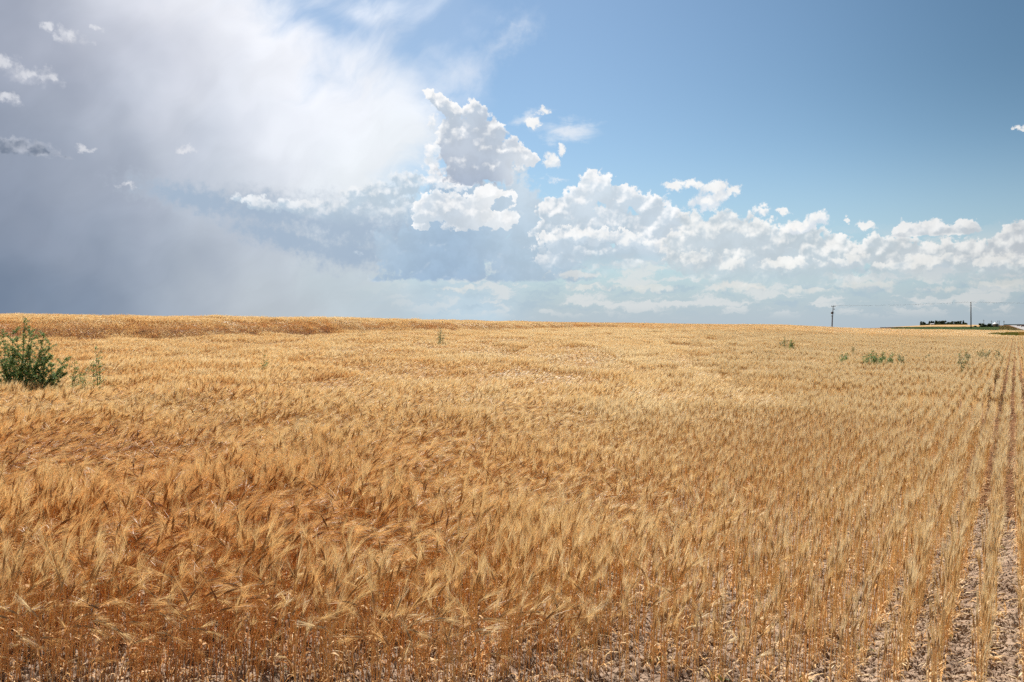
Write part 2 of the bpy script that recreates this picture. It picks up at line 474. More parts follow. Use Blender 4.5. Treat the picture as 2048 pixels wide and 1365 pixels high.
def mesh_obj(name, verts, faces, mats, midx=None, parent=None, smooth_=False, link=True, attrs=None):
    me = bpy.data.meshes.new(name)
    me.from_pydata([tuple(v) for v in verts], [], [tuple(f) for f in faces])
    for m in (mats if isinstance(mats, (list, tuple)) else [mats]): me.materials.append(m)
    if midx is not None: me.polygons.foreach_set('material_index', np.asarray(midx, dtype=np.int32))
    if smooth_: me.polygons.foreach_set('use_smooth', np.ones(len(me.polygons), dtype=bool))
    for k, v in (attrs or {}).items():
        a = me.attributes.new(k, 'FLOAT', 'POINT'); a.data.foreach_set('value', np.asarray(v, dtype=np.float32))
    me.update()
    o = bpy.data.objects.new(name, me)
    if link: COL.objects.link(o)
    if parent is not None: o.parent = parent
    return o


def grid_obj(name, X, Y, Z, mats, parent=None, closed=False):
    """rectangular array of points -> quad sheet, built fast"""
    n, m = X.shape
    co = np.stack([X, Y, Z], -1).reshape(-1, 3).astype(np.float32)
    i = np.arange(n * m).reshape(n, m)
    q = np.stack([i[:-1, :-1], i[1:, :-1], i[1:, 1:], i[:-1, 1:]], -1).reshape(-1, 4)
    if closed:
        q = np.concatenate([q, np.stack([i[:-1, -1], i[1:, -1], i[1:, 0], i[:-1, 0]], -1)])
    me = bpy.data.meshes.new(name)
    me.vertices.add(len(co)); me.vertices.foreach_set('co', co.ravel())
    me.loops.add(q.size); me.loops.foreach_set('vertex_index', q.ravel().astype(np.int32))
    me.polygons.add(len(q)); me.polygons.foreach_set('loop_start', np.arange(0, q.size, 4, dtype=np.int32))
    me.polygons.foreach_set('use_smooth', np.ones(len(q), dtype=bool))
    me.materials.append(mats); me.update(calc_edges=True); me.validate()
    o = bpy.data.objects.new(name, me); COL.objects.link(o)
    if parent is not None: o.parent = parent
    return o


class MB:
    """mesh builder: strips, tubes, boxes"""
    def __init__(s): s.v = []; s.f = []; s.m = []

    def quad(s, a, b, c, d, m=0):
        i = len(s.v); s.v += [a, b, c, d]; s.f.append((i, i + 1, i + 2, i + 3)); s.m.append(m)

    def tri(s, a, b, c, m=0):
        i = len(s.v); s.v += [a, b, c]; s.f.append((i, i + 1, i + 2)); s.m.append(m)

    def tube(s, pts, rad, n=6, m=0, cap=True):
        pts = [np.asarray(p, float) for p in pts]
        rings = []
        for k, p in enumerate(pts):
            t = pts[min(k + 1, len(pts) - 1)] - pts[max(k - 1, 0)]
            t = t / (np.linalg.norm(t) + 1e-9)
            a = np.cross(t, (0, 1, 0) if abs(t[1]) < 0.9 else (1, 0, 0)); a /= np.linalg.norm(a); b = np.cross(t, a)
            r = rad[k] if hasattr(rad, '__len__') else rad
            i0 = len(s.v)
            for j in range(n):
                th = 2 * math.pi * j / n
                s.v.append(p + r * (math.cos(th) * a + math.sin(th) * b))
            rings.append(i0)
        for k in range(len(pts) - 1):
            for j in range(n):
                s.f.append((rings[k] + j, rings[k] + (j + 1) % n, rings[k + 1] + (j + 1) % n, rings[k + 1] + j)); s.m.append(m)
        if cap:
            s.f.append(tuple(rings[-1] + j for j in range(n))); s.m.append(m)
            s.f.append(tuple(rings[0] + j for j in reversed(range(n)))); s.m.append(m)

    def box(s, c, d, m=0):
        x, y, z = c; a, b, e = d[0] / 2, d[1] / 2, d[2] / 2
        i = len(s.v)
        s.v += [(x + sx * a, y + sy * b, z + sz * e) for sz in (-1, 1) for sy in (-1, 1) for sx in (-1, 1)]
        for f in ((0, 2, 3, 1), (4, 5, 7, 6), (0, 1, 5, 4), (2, 6, 7, 3), (0, 4, 6, 2), (1, 3, 7, 5)):
            s.f.append(tuple(i + k for k in f)); s.m.append(m)

    def ribbon(s, pts, w, side, m=0):
        pts = [np.asarray(p, float) for p in pts]; side = np.asarray(side, float)
        i0 = len(s.v)
        for k, p in enumerate(pts):
            ww = w[k] if hasattr(w, '__len__') else w
            s.v += [p - side * ww / 2, p + side * ww / 2]
        for k in range(len(pts) - 1):
            a = i0 + 2 * k
            s.f.append((a, a + 1, a + 3, a + 2)); s.m.append(m)

    def build(s, name, mats, parent=None, smooth_=False, link=True):
        return mesh_obj(name, s.v, s.f, mats, s.m, parent, smooth_, link)


def new_mat(name):
    m = bpy.data.materials.new(name); m.use_nodes = True
    N.tree = m.node_tree
    b = m.node_tree.nodes['Principled BSDF']; out = m.node_tree.nodes['Material Output']
    return m, b, out


def texco(kind='Object'):
    n = N.tree.nodes.new('ShaderNodeTexCoord'); return N(n.outputs[kind])


def world_pos():
    n = N.tree.nodes.new('ShaderNodeNewGeometry'); return N(n.outputs['Position'])


def ramp(f, stops):
    n = N.tree.nodes.new('ShaderNodeValToRGB'); N.link(f, n.inputs[0])
    e = n.color_ramp.elements
    while len(e) < len(stops): e.new(0.5)
    for k, (p, c) in enumerate(stops):
        e[k].position = p; e[k].color = tuple(c) + (1,)
    return N(n.outputs[0])


def bump(h, strength, dist):
    n = N.tree.nodes.new('ShaderNodeBump'); n.inputs['Strength'].default_value = strength; n.inputs['Distance'].default_value = dist
    N.link(h, n.inputs['Height']); return N(n.outputs[0])


def plain(name, col, rough=0.7, metal=0.0, var=0.25, scale=3.0, coord='Object'):
    NDIMSET('3D')
    m, b, _ = new_mat(name)
    f = noise(texco(coord), scale, 5, 0.6)
    c = mixc(f, tuple(x * (1 - var) for x in col), tuple(min(1, x * (1 + var)) for x in col))
    N.link(c, b.inputs['Base Color']); b.inputs['Roughness'].default_value = rough; b.inputs['Metallic'].default_value = metal
    return m


def NDIMSET(v):
    global NDIM
    NDIM = v


NDIMSET('3D')


def at(px, Y):
    """world x of a photo column at depth Y"""
    return (px - 1024) / FPX * Y


# ================================================================== terrain
CX = np.array([-900, -300, 0, 350, 700, 1024, 1160, 1300, 1450, 1560, 1640, 1720, 1790, 1845, 1900, 1950, 2000, 2048, 2500], float)
PROF = [
    [(6, 0), (36, .70), (60, 1.2), (75, 1.3), (100, 1.15), (160, .8), (400, -.5), (900, -.5)],
    [(6, 0), (36, .70), (60, 1.2), (75, 1.3), (100, 1.15), (160, .8), (400, -.5), (900, -.5)],
    [(6, 0), (36, .70), (60, 1.14), (75, 1.22), (100, 1.1), (160, .8), (400, -.5), (900, -.5)],
    [(6, 0), (38, .74), (62, 1.10), (78, 1.15), (100, 1.1), (160, .8), (400, -.5), (900, -.5)],
    [(6, 0), (50, .88), (66, 1.13), (85, 1.22), (110, 1.1), (160, .8), (400, -.2), (900, -.2)],
    [(6, 0), (40, .60), (70, .95), (90, 1.16), (110, 1.26), (150, 1.1), (400, 0), (900, 0)],
    [(6, 0), (40, .50), (85, 1.02), (110, 1.2), (130, 1.3), (170, 1.2), (400, 0), (900, 0)],
    [(6, 0), (40, .42), (85, .92), (130, 1.3), (160, 1.42), (200, 1.35), (400, .2), (900, 0)],
    [(6, 0), (40, .30), (75, .62), (100, .86), (130, 1.1), (170, 1.32), (200, 1.38), (240, 1.2), (400, .2), (900, 0)],
    [(6, 0), (40, .24), (60, .48), (100, .76), (150, 1.20), (185, 1.42), (210, 1.36), (260, 1.0), (400, .2), (900, .2)],
    [(6, 0), (40, .17), (60, .33), (100, .52), (150, .80), (195, .90), (240, .7), (400, .2), (900, .4)],
    [(6, 0), (40, .10), (60, .20), (100, .32), (150, .46), (200, .48), (240, .30), (400, .0), (700, -1.3), (1000, -2.6), (1300, -4)],
    [(6, 0), (40, .05), (60, .10), (100, .16), (150, .22), (200, .24), (240, .20), (460, .20), (1000, -1.1), (1300, -2.2), (1500, -3.5)],
    [(6, 0), (40, .02), (60, .07), (100, .13), (150, .19), (200, .21), (240, .16), (460, .30), (1000, .95), (1300, 1.15), (1500, .9)],
    [(6, 0), (60, .05), (100, .10), (150, .17), (200, .12), (240, .12), (460, .34), (1000, 1.30), (1300, 1.60), (1500, 1.4)],
    [(6, 0), (60, 0), (100, .02), (150, .06), (200, .08), (240, .08), (460, .32), (800, .75), (1000, .95), (1300, 1.1)],
    [(6, 0), (60, 0), (100, 0), (150, .02), (200, .04), (240, .06), (330, .12), (460, .35), (700, .55), (900, .75), (1300, .9)],
    [(6, 0), (60, 0), (100, 0), (150, 0), (200, .0), (240, .04), (330, .12), (460, .30), (700, .55), (900, .75), (1300, .9)],
    [(6, 0), (60, 0), (100, 0), (150, 0), (200, .0), (240, .04), (330, .12), (460, .30), (700, .55), (900, .75), (1300, .9)],
]
KY = np.unique(np.concatenate([np.arange(0, 12, 1.0), np.arange(12, 120, 3.0), np.arange(120, 420, 10.0), np.arange(420, 1600, 40.0), [3000, 6000, 12000, 25000]]))
EFAR = np.interp(CX, [0, 1790, 1845, 2500], [-8.5, -8.5, -3.2, -3.2])          # how far the plain beyond drops below eye level
TAB = np.array([np.interp(KY, [p[0] for p in pr] + [3000, 25000], [p[1] for p in pr] + [EYE + e * 3000 / FPX, EYE + e * 25000 / FPX]) for pr, e in zip(PROF, EFAR)])
TAB[:, :-3] += 0.06 * np.clip((KY[None, :-3] - 10) / 25, 0, 1)
for _ in range(2):                                     # round the kinks off
    TAB[:, 1:-1] = 0.25 * TAB[:, :-2] + 0.5 * TAB[:, 1:-1] + 0.25 * TAB[:, 2:]
FX = np.linspace(-900, 2500, 171)
TAB2 = np.array([np.interp(FX, CX, TAB[:, k]) for k in range(len(KY))]).T
ker = np.array([1, 2, 3, 2, 1]) / 9.0
for _ in range(2): TAB2 = np.apply_along_axis(lambda c: np.convolve(np.pad(c, 2, mode='edge'), ker, 'valid'), 0, TAB2)
BX = np.array([-900, 0, 200, 350, 700, 1024, 1160, 1300, 1450, 1600]); BY = np.array([34, 37, 37.5, 40, 51, 71, 86, 98, 110, 120.0]); BS = np.array([.78, .78, .76, .72, .62, .42, .30, .14, 0, 0])


def sstep(t):
    t = np.clip(t, 0, 1); return t * t * (3 - 2 * t)


def zg(x, y):
    """ground height"""
    x = np.asarray(x, float); y = np.asarray(y, float)
    yy = np.maximum(y, 0.5)
    px = np.clip(1024 + FPX * x / yy, -900, 2500)
    i = np.clip((px + 900) / 20.0, 0, 169.999); i0 = i.astype(int); fi = i - i0
    j = np.clip(np.searchsorted(KY, yy, side='right') - 1, 0, len(KY) - 2)
    fj = np.clip((yy - KY[j]) / (KY[j + 1] - KY[j]), 0, 1)
    z = (TAB2[i0, j] * (1 - fi) + TAB2[i0 + 1, j] * fi) * (1 - fj) + (TAB2[i0, j + 1] * (1 - fi) + TAB2[i0 + 1, j + 1] * fi) * fj
    yb = np.interp(px, BX, BY) + 1.3 * np.sin(px / 90.0) + 0.7 * np.sin(px / 37.0 + 1)
    z = z + np.interp(px, BX, BS) * sstep((yy - yb) / 2.2)
    z = z + 0.03 * np.sin(x * 0.9 + 1.3 * np.sin(y * 0.31)) * sstep((yy - 8) / 8) * sstep((300 - yy) / 60)
    return np.where(y < 1, 0.0, z)


# rows run away to the right: drill direction
ROW_A = math.atan((2031 - 1024) / FPX)
RS, RC = math.sin(ROW_A), math.cos(ROW_A)
SPACING = 0.19

# ------------------------------------------------------------------ soil
m_soil, b_, o_ = new_mat("dry_clay_soil")
wp = world_pos()
c1 = noise(wp, 1.2, 6, 0.6); c2 = noise(wp, 40, 4, 0.7)
wv = vmath('ADD', wp, vmath('SCALE', vmath('SUBTRACT', noise(wp, 18, 3, 0.6, col=True), (0.5, 0.5, 0.5)), scale=0.035))
cr = voronoi(vmath('MULTIPLY', wv, (1, 1, 0.05)), 15, 'DISTANCE_TO_EDGE')
crk = smooth(cr, 0.015, 0.07)
soilc = ramp(c1, [(0.3, srgb(108, 76, 52)), (0.55, srgb(138, 100, 70)), (0.75, srgb(158, 122, 88))])
soilc = mixc(smooth(c2, 0.55, 0.75) * 0.5, soilc, srgb(120, 88, 74))
soilc = mixc(crk, srgb(118, 84, 56), soilc)  # brown crack lines: the shade inside the cracks is put into the colour
N.link(soilc, b_.inputs['Base Color']); b_.inputs['Roughness'].default_value = 0.95; b_.inputs['Specular IOR Level'].default_value = 0.1
N.link(bump(crk * 0.9 + c2 * 0.25, 0.8, 0.02), b_.inputs['Normal'])

rad = np.concatenate([np.linspace(0, 12, 40), np.geomspace(12.5, 24000, 210)])
th = np.unique(np.concatenate([np.linspace(-math.radians(38), math.radians(38), 380), np.linspace(math.radians(38), math.radians(322), 90)[1:-1]]))
R_, T_ = np.meshgrid(rad, th, indexing='ij')
GX, GY = R_ * np.sin(T_), R_ * np.cos(T_)
GZ = zg(GX, GY)
near = (GX > -3.9) & (GX < 4.6) & (GY > 3.4) & (GY < 9.6)
GZ = GZ - 0.05 * near
ground = grid_obj("ground", GX, GY, GZ, m_soil, closed=True); tag(ground, kind='structure')

# finely cracked clay in the foreground, the cracks really carved
m_clay, b_, o_ = new_mat("cracked_clay")
wp = world_pos()
c1 = noise(wp, 1.4, 5, 0.6); c2 = noise(wp, 55, 4, 0.7)
cl = ramp(c1, [(0.3, srgb(126, 102, 84)), (0.6, srgb(160, 137, 116)), (0.8, srgb(176, 154, 132))])
cl = mixc(smooth(c2, 0.58, 0.75) * 0.45, cl, srgb(92, 66, 54))
N.link(cl, b_.inputs['Base Color']); b_.inputs['Roughness'].default_value = 0.92
N.link(bump(c2, 0.5, 0.006), b_.inputs['Normal'])
cxs = np.arange(-3.8, 4.5, 0.009); cys = np.arange(3.5, 9.5, 0.009)
CXg, CYg = np.meshgrid(cxs, cys, indexing='ij')


def vor_edge(x, y, cell, seed):
    """distance to the nearest cell border of a jittered Voronoi pattern"""
    r = np.random.default_rng(seed); K = 256
    jx, jy = r.random((K, K)), r.random((K, K))
    u, v = x / cell, y / cell
    iu, iv = np.floor(u).astype(int), np.floor(v).astype(int)
    f1 = np.full(x.shape, 9.0); f2 = np.full(x.shape, 9.0)
    for a in (-1, 0, 1):
        for b in (-1, 0, 1):
            ci, cj = (iu + a) % K, (iv + b) % K
            d = np.hypot(iu + a + jx[ci, cj] - u, iv + b + jy[ci, cj] - v)
            f2 = np.minimum(f2, np.maximum(f1, d)); f1 = np.minimum(f1, d)
    return (f2 - f1) * cell


wx = CXg + 0.012 * np.sin(CYg * 37 + 3 * np.sin(CXg * 21)) + 0.01 * np.sin(CYg * 91 + CXg * 13)
wy = CYg + 0.012 * np.sin(CXg * 41 + 3 * np.sin(CYg * 17)) + 0.01 * np.sin(CXg * 87 + CYg * 29)
e1 = vor_edge(wx, wy, 0.085, 1); e2 = vor_edge(wx + 3.3, wy + 1.7, 0.05, 2)
lump = vor_edge(wx * 1.0 + 9, wy + 5, 0.03, 3)
CZ = zg(CXg, CYg) - 0.030 * (1 - sstep(e1 / 0.012)) - 0.014 * (1 - sstep(e2 / 0.008)) + 0.006 * np.minimum(e1 / 0.03, 1) + 0.004 * np.minimum(lump / 0.012, 1)
q_ = CXg * RC - CYg * RS
CZ += 0.012 * np.cos(2 * math.pi * q_ / SPACING)
clay = grid_obj("cracked_soil", CXg, CYg, CZ, m_clay); tag(clay, kind='structure')

# ================================================================== barley
def straw_mat(name, dark, mid, pale, rough, transl, spec=0.5):
    m, b, out = new_mat(name)
    t = N.tree
    at_ = t.nodes.new('ShaderNodeAttribute'); at_.attribute_type = 'INSTANCER'; at_.attribute_name = 'tint'
    at2 = t.nodes.new('ShaderNodeAttribute'); at2.attribute_type = 'GEOMETRY'; at2.attribute_name = 'var'
    f = N(at_.outputs['Fac']) + (N(at2.outputs['Fac']) - 0.5) * 0.7
    c = ramp(f, [(0.0, dark), (0.5, mid), (1.0, pale)])
    N.link(c, b.inputs['Base Color']); b.inputs['Roughness'].default_value = rough
    b.inputs['Specular IOR Level'].default_value = spec
    tr = t.nodes.new('ShaderNodeBsdfTranslucent'); N.link(c, tr.inputs['Color'])
    mx = t.nodes.new('ShaderNodeMixShader'); mx.inputs[0].default_value = transl
    t.links.new(b.outputs[0], mx.inputs[1]); t.links.new(tr.outputs[0], mx.inputs[2]); t.links.new(mx.outputs[0], out.inputs[0])
    return m


M_STEM = straw_mat("straw_stem", srgb(216, 160, 102), srgb(234, 192, 132), srgb(240, 218, 172), 0.40, 0.3)
M_LEAF = straw_mat("straw_leaf", srgb(218, 156, 94), srgb(238, 190, 126), srgb(246, 220, 176), 0.6, 0.35, 0.3)
M_HEAD = straw_mat("barley_head", srgb(176, 124, 72), srgb(208, 168, 112), srgb(224, 194, 146), 0.5, 0.2)
M_AWN = straw_mat("barley_awn", srgb(224, 170, 104), srgb(238, 206, 146), srgb(248, 230, 188), 0.38, 0.42, 0.5)
M_GREEN = straw_mat("green_blade", srgb(70, 84, 30), srgb(110, 120, 50), srgb(150, 150, 70), 0.5, 0.4)
BMATS = [M_STEM, M_LEAF, M_HEAD, M_AWN, M_GREEN]


def barley_stem(mb, r, base, H, tilt, az, lod, var, wmul=1.0, leaves=3, awns=26, green=0.0, tidy=1.0):
    """one stalk; tilt = angle of the head from vertical, az = direction it bows to"""
    i0 = len(mb.v)
    d = np.array([math.cos(az), math.sin(az), 0.0]); side = np.array([-d[1], d[0], 0.0]); up = np.array([0, 0, 1.0])
    nseg = {0: 6, 1: 3, 2: 1}[lod]
    lean0 = r.normal(0, 0.05) * tidy + 0.10 * tilt
    p = np.array(base, float); pts = [p.copy()]; ang = lean0 * 0.4
    side_j = r.normal(0, 0.05) * tidy
    for k in range(nseg):
        f = (k + 1) / nseg
        ang = lean0 * 0.5 + (tilt * 0.75) * f ** 4
        p = p + (H / nseg) * (d * math.sin(ang) + up * math.cos(ang) + side * side_j); pts.append(p.copy())
    cs = np.array([math.cos(az + 1.2), math.sin(az + 1.2), 0.0])
    if lod == 0: mb.tube(pts, [0.0025 * wmul] * len(pts), 3, 0, cap=False)
    else: mb.ribbon(pts, (0.0042 if lod == 1 else 0.008) * wmul, np.array([1.0, 0, 0]), 0)
    # leaves
    for k in range(leaves):
        f = 0.08 + 0.62 * r.random(); q = pts[0] + (pts[-1] - pts[0]) * f if nseg == 1 else np.array([np.interp(f * nseg, range(nseg + 1), [pp[i] for pp in pts]) for i in range(3)])
        la = r.uniform(0, 2 * math.pi); ld = np.array([math.cos(la), math.sin(la), 0.0]); ls = np.array([-ld[1], ld[0], 0.0])
        L = r.uniform(0.05, 0.13) * (1 if lod < 2 else 1.2); w = r.uniform(0.004, 0.008) * wmul
        el = r.uniform(0.2, 1.1); curl = r.uniform(-3.2, -1.2); lp = [q]; n = {0: 4, 1: 2, 2: 1}[lod]
        for s_ in range(n):
            lp.append(lp[-1] + (L / n) * (ld * math.cos(el) + up * math.sin(el))); el += curl / n
        ww = [w * (0.6 + 0.5 * math.sin(math.pi * (s_ / n))) for s_ in range(n + 1)]; ww[-1] *= 0.25
        mb.ribbon(lp, ww, ls + up * r.normal(0, 0.3), 4 if r.random() < green else 1)
    # head
    hl = r.uniform(0.055, 0.075); ha = ang + tilt * 0.15
    hd = d * math.sin(ha) + up * math.cos(ha)
    h0 = pts[-1]; h1 = h0 + hd * hl * 0.5; ha2 = ha + tilt * 0.12; hd2 = d * math.sin(ha2) + up * math.cos(ha2); h2 = h1 + hd2 * hl * 0.5
    if lod == 0: mb.tube([h0, h0 + hd * hl * 0.2, h1, h2], [0.002, 0.0058, 0.0058, 0.0018], 4, 2, cap=False)
    elif lod == 1: mb.tube([h0, h1, h2], [0.004, 0.0065, 0.002], 3, 2, cap=False)
    else: mb.ribbon([h0, h1, h2], [0.006 * wmul, 0.013 * wmul, 0.004 * wmul], side, 2)
    # awns: a brush carrying on beyond the head
    na = awns
    for k in range(na):
        f = r.uniform(0.0, 1.0); b0 = h0 + (h2 - h0) * f
        sp = r.normal(0, 0.17) * (0.4 + 0.6 * tidy); sp2 = r.normal(0, 0.13)
        L = r.uniform(0.08, 0.13)
        hdx = d * math.sin(ha2 + sp2 + 0.1) + up * math.cos(ha2 + sp2 + 0.1) + side * sp
        tip = b0 + hdx * L
        wv_ = np.cross(hdx, r.normal(0, 1, 3)); wv_ /= np.linalg.norm(wv_) + 1e-9
        w = {0: 0.0011, 1: 0.0030, 2: 0.009}[lod] * wmul
        if lod == 0:
            mid = b0 + hdx * L * 0.5 + np.array([0, 0, 0.004])
            mb.ribbon([b0, mid, tip], [w, w * 0.8, w * 0.3], wv_, 3)
        else:
            mb.tri(b0 - wv_ * w / 2, b0 + wv_ * w / 2, tip, 3)
    var += [r.random()] * (len(mb.v) - i0)


protos = bpy.data.collections.new("barley_stalk_kinds")        # kept out of the scene; only the field uses it
V_COUNT = 0
# tilt classes of the near stalks: upright, leaning, nodding
NEAR = []
for cls, (t0, t1) in enumerate([(0.05, 0.45), (0.5, 1.1), (1.1, 1.9), (0.08, 0.5)]):
    for k in range(7):
        r = np.random.default_rng(100 + V_COUNT)
        mb = MB(); var = []
        ns = 1
        barley_stem(mb, r, (0, 0, 0), r.uniform(0.34, 0.46), r.uniform(t0, t1), 0.0, 0, var, leaves=int(r.integers(1, 3)) if cls < 3 else 2, awns=25 if cls < 3 else 16, tidy=1.0 if cls < 3 else 0.25)
        o = mesh_obj("v%03d" % V_COUNT, mb.v, mb.f, BMATS, mb.m, None, False, False, {'var': var}); protos.objects.link(o); V_COUNT += 1
NEAR_N = 7
# low dead leaves / broken stubble between the stalks, and short green tillers
LITTER0 = V_COUNT
for k in range(4):
    r = np.random.default_rng(300 + k); mb = MB(); var = []
    for q in range(7):
        i0 = len(mb.v); a = r.uniform(0, 6.28); b0 = np.array([r.normal(0, .015), r.normal(0, .015), 0.0]); dd = np.array([math.cos(a), math.sin(a), 0]); up = np.array([0, 0, 1.0])
        el = r.uniform(0.5, 1.5); L = r.uniform(0.05, 0.16); pts = [b0]; cu = r.uniform(-3.4, -1.0)
        for s_ in range(4): pts.append(pts[-1] + L / 4 * (dd * math.cos(el) + up * math.sin(el))); el += cu / 4
        for p in pts: p[2] = max(p[2], 0.003)
        mb.ribbon(pts, [0.005, 0.008, 0.007, 0.005, 0.001], np.array([-dd[1], dd[0], 0.2]), 4 if (k == 3 and q % 2) else 1); var += [r.random()] * (len(mb.v) - i0)
    o = mesh_obj("v%03d" % V_COUNT, mb.v, mb.f, BMATS, mb.m, None, False, False, {'var': var}); protos.objects.link(o); V_COUNT += 1
# mid-distance patches, three drill rows wide
MID0 = V_COUNT; MIDW, MIDL = SPACING * 3, 0.6; MID_N = 5
for cls, (t0, t1) in enumerate([(0.1, 0.6), (0.5, 1.2), (1.0, 1.8), (0.05, 0.3)]):
    for k in range(MID_N):
        r = np.random.default_rng(500 + V_COUNT); mb = MB(); var = []
        az0 = r.uniform(-0.5, 0.5)
        for s_ in range(85 if cls < 3 else 76):
            row = s_ % 3
            bx = (row - 1) * SPACING + r.normal(0, 0.018 if cls < 3 else 0.008); by = r.uniform(-MIDL / 2, MIDL / 2)
            # local axes: x across the rows, y along them
            barley_stem(mb, r, (bx, by, 0), r.uniform(0.28, 0.40), r.uniform(t0, t1), (az0 + r.normal(0, 0.40) + ROW_A) if cls < 3 else math.pi / 2 - 0.15 + r.normal(0, 0.3), 1, var, leaves=2 if cls < 3 else 1, awns=15 if cls < 3 else 14, tidy=1.0 if cls < 3 else 0.3)
        o = mesh_obj("v%03d" % V_COUNT, mb.v, mb.f, BMATS, mb.m, None, False, False, {'var': var}); protos.objects.link(o); V_COUNT += 1
# far patches, ten rows wide
FAR0 = V_COUNT; FARW, FARL = SPACING * 10, 1.9; FAR_N = 8
for k in range(FAR_N):
    r = np.random.default_rng(900 + k); mb = MB(); var = []
    az0 = r.uniform(-0.5, 0.5)
    for s_ in range(540):
        row = s_ % 10
        bx = (row - 4.5) * SPACING + r.normal(0, 0.022); by = r.uniform(-FARL / 2, FARL / 2)
        barley_stem(mb, r, (bx, by, 0), r.uniform(0.28, 0.40), r.uniform(0.5, 1.5), az0 + r.normal(0, 0.5) + ROW_A, 2, var, wmul=1.25, leaves=1, awns=8)
    o = mesh_obj("v%03d" % V_COUNT, mb.v, mb.f, BMATS, mb.m, None, False, False, {'var': var}); protos.objects.link(o); V_COUNT += 1


class VN:
    """value noise on the ground plane"""
    def __init__(s, seed): s.t = np.random.default_rng(seed).random((512, 512))

    def __call__(s, x, y, scale, octaves=2):
        o = 0; a = 1.0; w = 0
        for k in range(octaves):
            u, v = x / scale + 37.7 * k, y / scale + 11.3 * k
            i, j = np.floor(u).astype(int), np.floor(v).astype(int); fu, fv = sstep(u - i), sstep(v - j)
            t = s.t; I, J, I1, J1 = i % 512, j % 512, (i + 1) % 512, (j + 1) % 512
            o = o + a * ((t[I, J] * (1 - fu) + t[I1, J] * fu) * (1 - fv) + (t[I, J1] * (1 - fu) + t[I1, J1] * fu) * fv)
            w += a; a *= 0.5; scale = scale / 2
        return o / w


n_dir, n_tilt, n_tint, n_dens = VN(1), VN(2), VN(3), VN(4)
L_MID, L_FAR, L_END = 14.0, 95.0, 262.0
pts_all = []          # x, y, z, rx, ry, rz, sx, sy, sz, tint, index

HOLES = [(at(1620, 72), 72, 2.6, 0.8), (at(1733, 58), 58, 1.2, 0.6), (at(1768, 105), 105, 1.6, 1.0), (at(1230, 46), 46, 1.6, 0.4), (at(1500, 60), 60, 3.0, 0.3)]
TRACK = np.array([(at(1330, 57), 57), (at(1400, 57), 57), (at(1500, 61), 61), (at(1560, 66), 66), (at(1620, 74), 74), (at(1660, 90), 90), (at(1690, 115), 115)])


def in_field(x, y):
    px = 1024 + FPX * x / np.maximum(y, 0.1)
    q = x * RC - y * RS
    ok = (q < 1.6 + 0 * x)
    end = np.interp(px, [1700, 1800, 1950, 2000, 2048], [262, 235, 214, 205, 200])
    ok &= y < end
    # weedy tongue at the far right edge
    lo = np.interp(px, [1974, 2000, 2048, 2100], [130, 118, 116, 116]); hi = np.interp(px, [1974, 2000, 2048, 2100], [130, 160, 178, 180])
    ok &= ~((px > 1974) & (y > lo) & (y < hi))
    for hx, hy, ra, rb in HOLES: ok &= (((x - hx) / ra) ** 2 + ((y - hy) / rb) ** 2) > 1
    for k in range(len(TRACK) - 1):
        a, b = TRACK[k], TRACK[k + 1]; ab = b - a
        t = np.clip(((x - a[0]) * ab[0] + (y - a[1]) * ab[1]) / (ab @ ab), 0, 1)
        ok &= np.hypot(x - a[0] - t * ab[0], y - a[1] - t * ab[1]) > 0.32
    return ok


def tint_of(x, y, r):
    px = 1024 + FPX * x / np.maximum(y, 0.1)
    base = np.interp(px, [0, 700, 1300, 2048], [0.27, 0.36, 0.56, 0.80]) + 0.24 * sstep((y - 5) / 12)  # paler with distance: the grazing light is put into the tint
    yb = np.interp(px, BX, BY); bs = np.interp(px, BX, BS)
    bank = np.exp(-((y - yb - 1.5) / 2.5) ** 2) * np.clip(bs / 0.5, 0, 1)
    return np.clip(base + 0.55 * (n_tint(x, y, 2.0, 3) - 0.5) + r.normal(0, 0.10, x.shape) - 0.12 * bank - 0.32 * sstep((y - 70) / 30), 0, 1)  # far tint lowered in place of self-shadow the coarse patches lack


# --- near: every stalk on its own
r = np.random.default_rng(11)
qmin, qmax = -16.0, 1.6
rows = np.arange(math.floor(qmin / SPACING), math.ceil(qmax / SPACING)) * SPACING + 0.06
P_all = []
for q0 in rows:
    n = int((L_MID + 2 + 12) * 72)
    p = r.uniform(-2, L_MID + 12, n)                     # distance along the row
    q = q0 + 0.008 * np.sin(p * 1.3 + q0 * 9) + r.normal(0, 1, n) * 0.010
    x = q * RC + p * RS; y = -q * RS + p * RC
    P_all.append(np.stack([x, y], -1))
P_all = np.concatenate(P_all); x, y = P_all[:, 0], P_all[:, 1]
px = 1024 + FPX * x / np.maximum(y, .1)
front = 4.0 + 0.15 * sstep((1200 - px) / 700) + 0.5 * (n_dens(x, y, 0.5, 2) - 0.5) + r.exponential(0.15, len(x))
keep = (y > front) & (y < L_MID + 0.35 * np.sin(x * 2)) & (np.abs(x) < 0.60 * y + 1.3) & in_field(x, y)
x, y = x[keep], y[keep]
px = 1024 + FPX * x / y
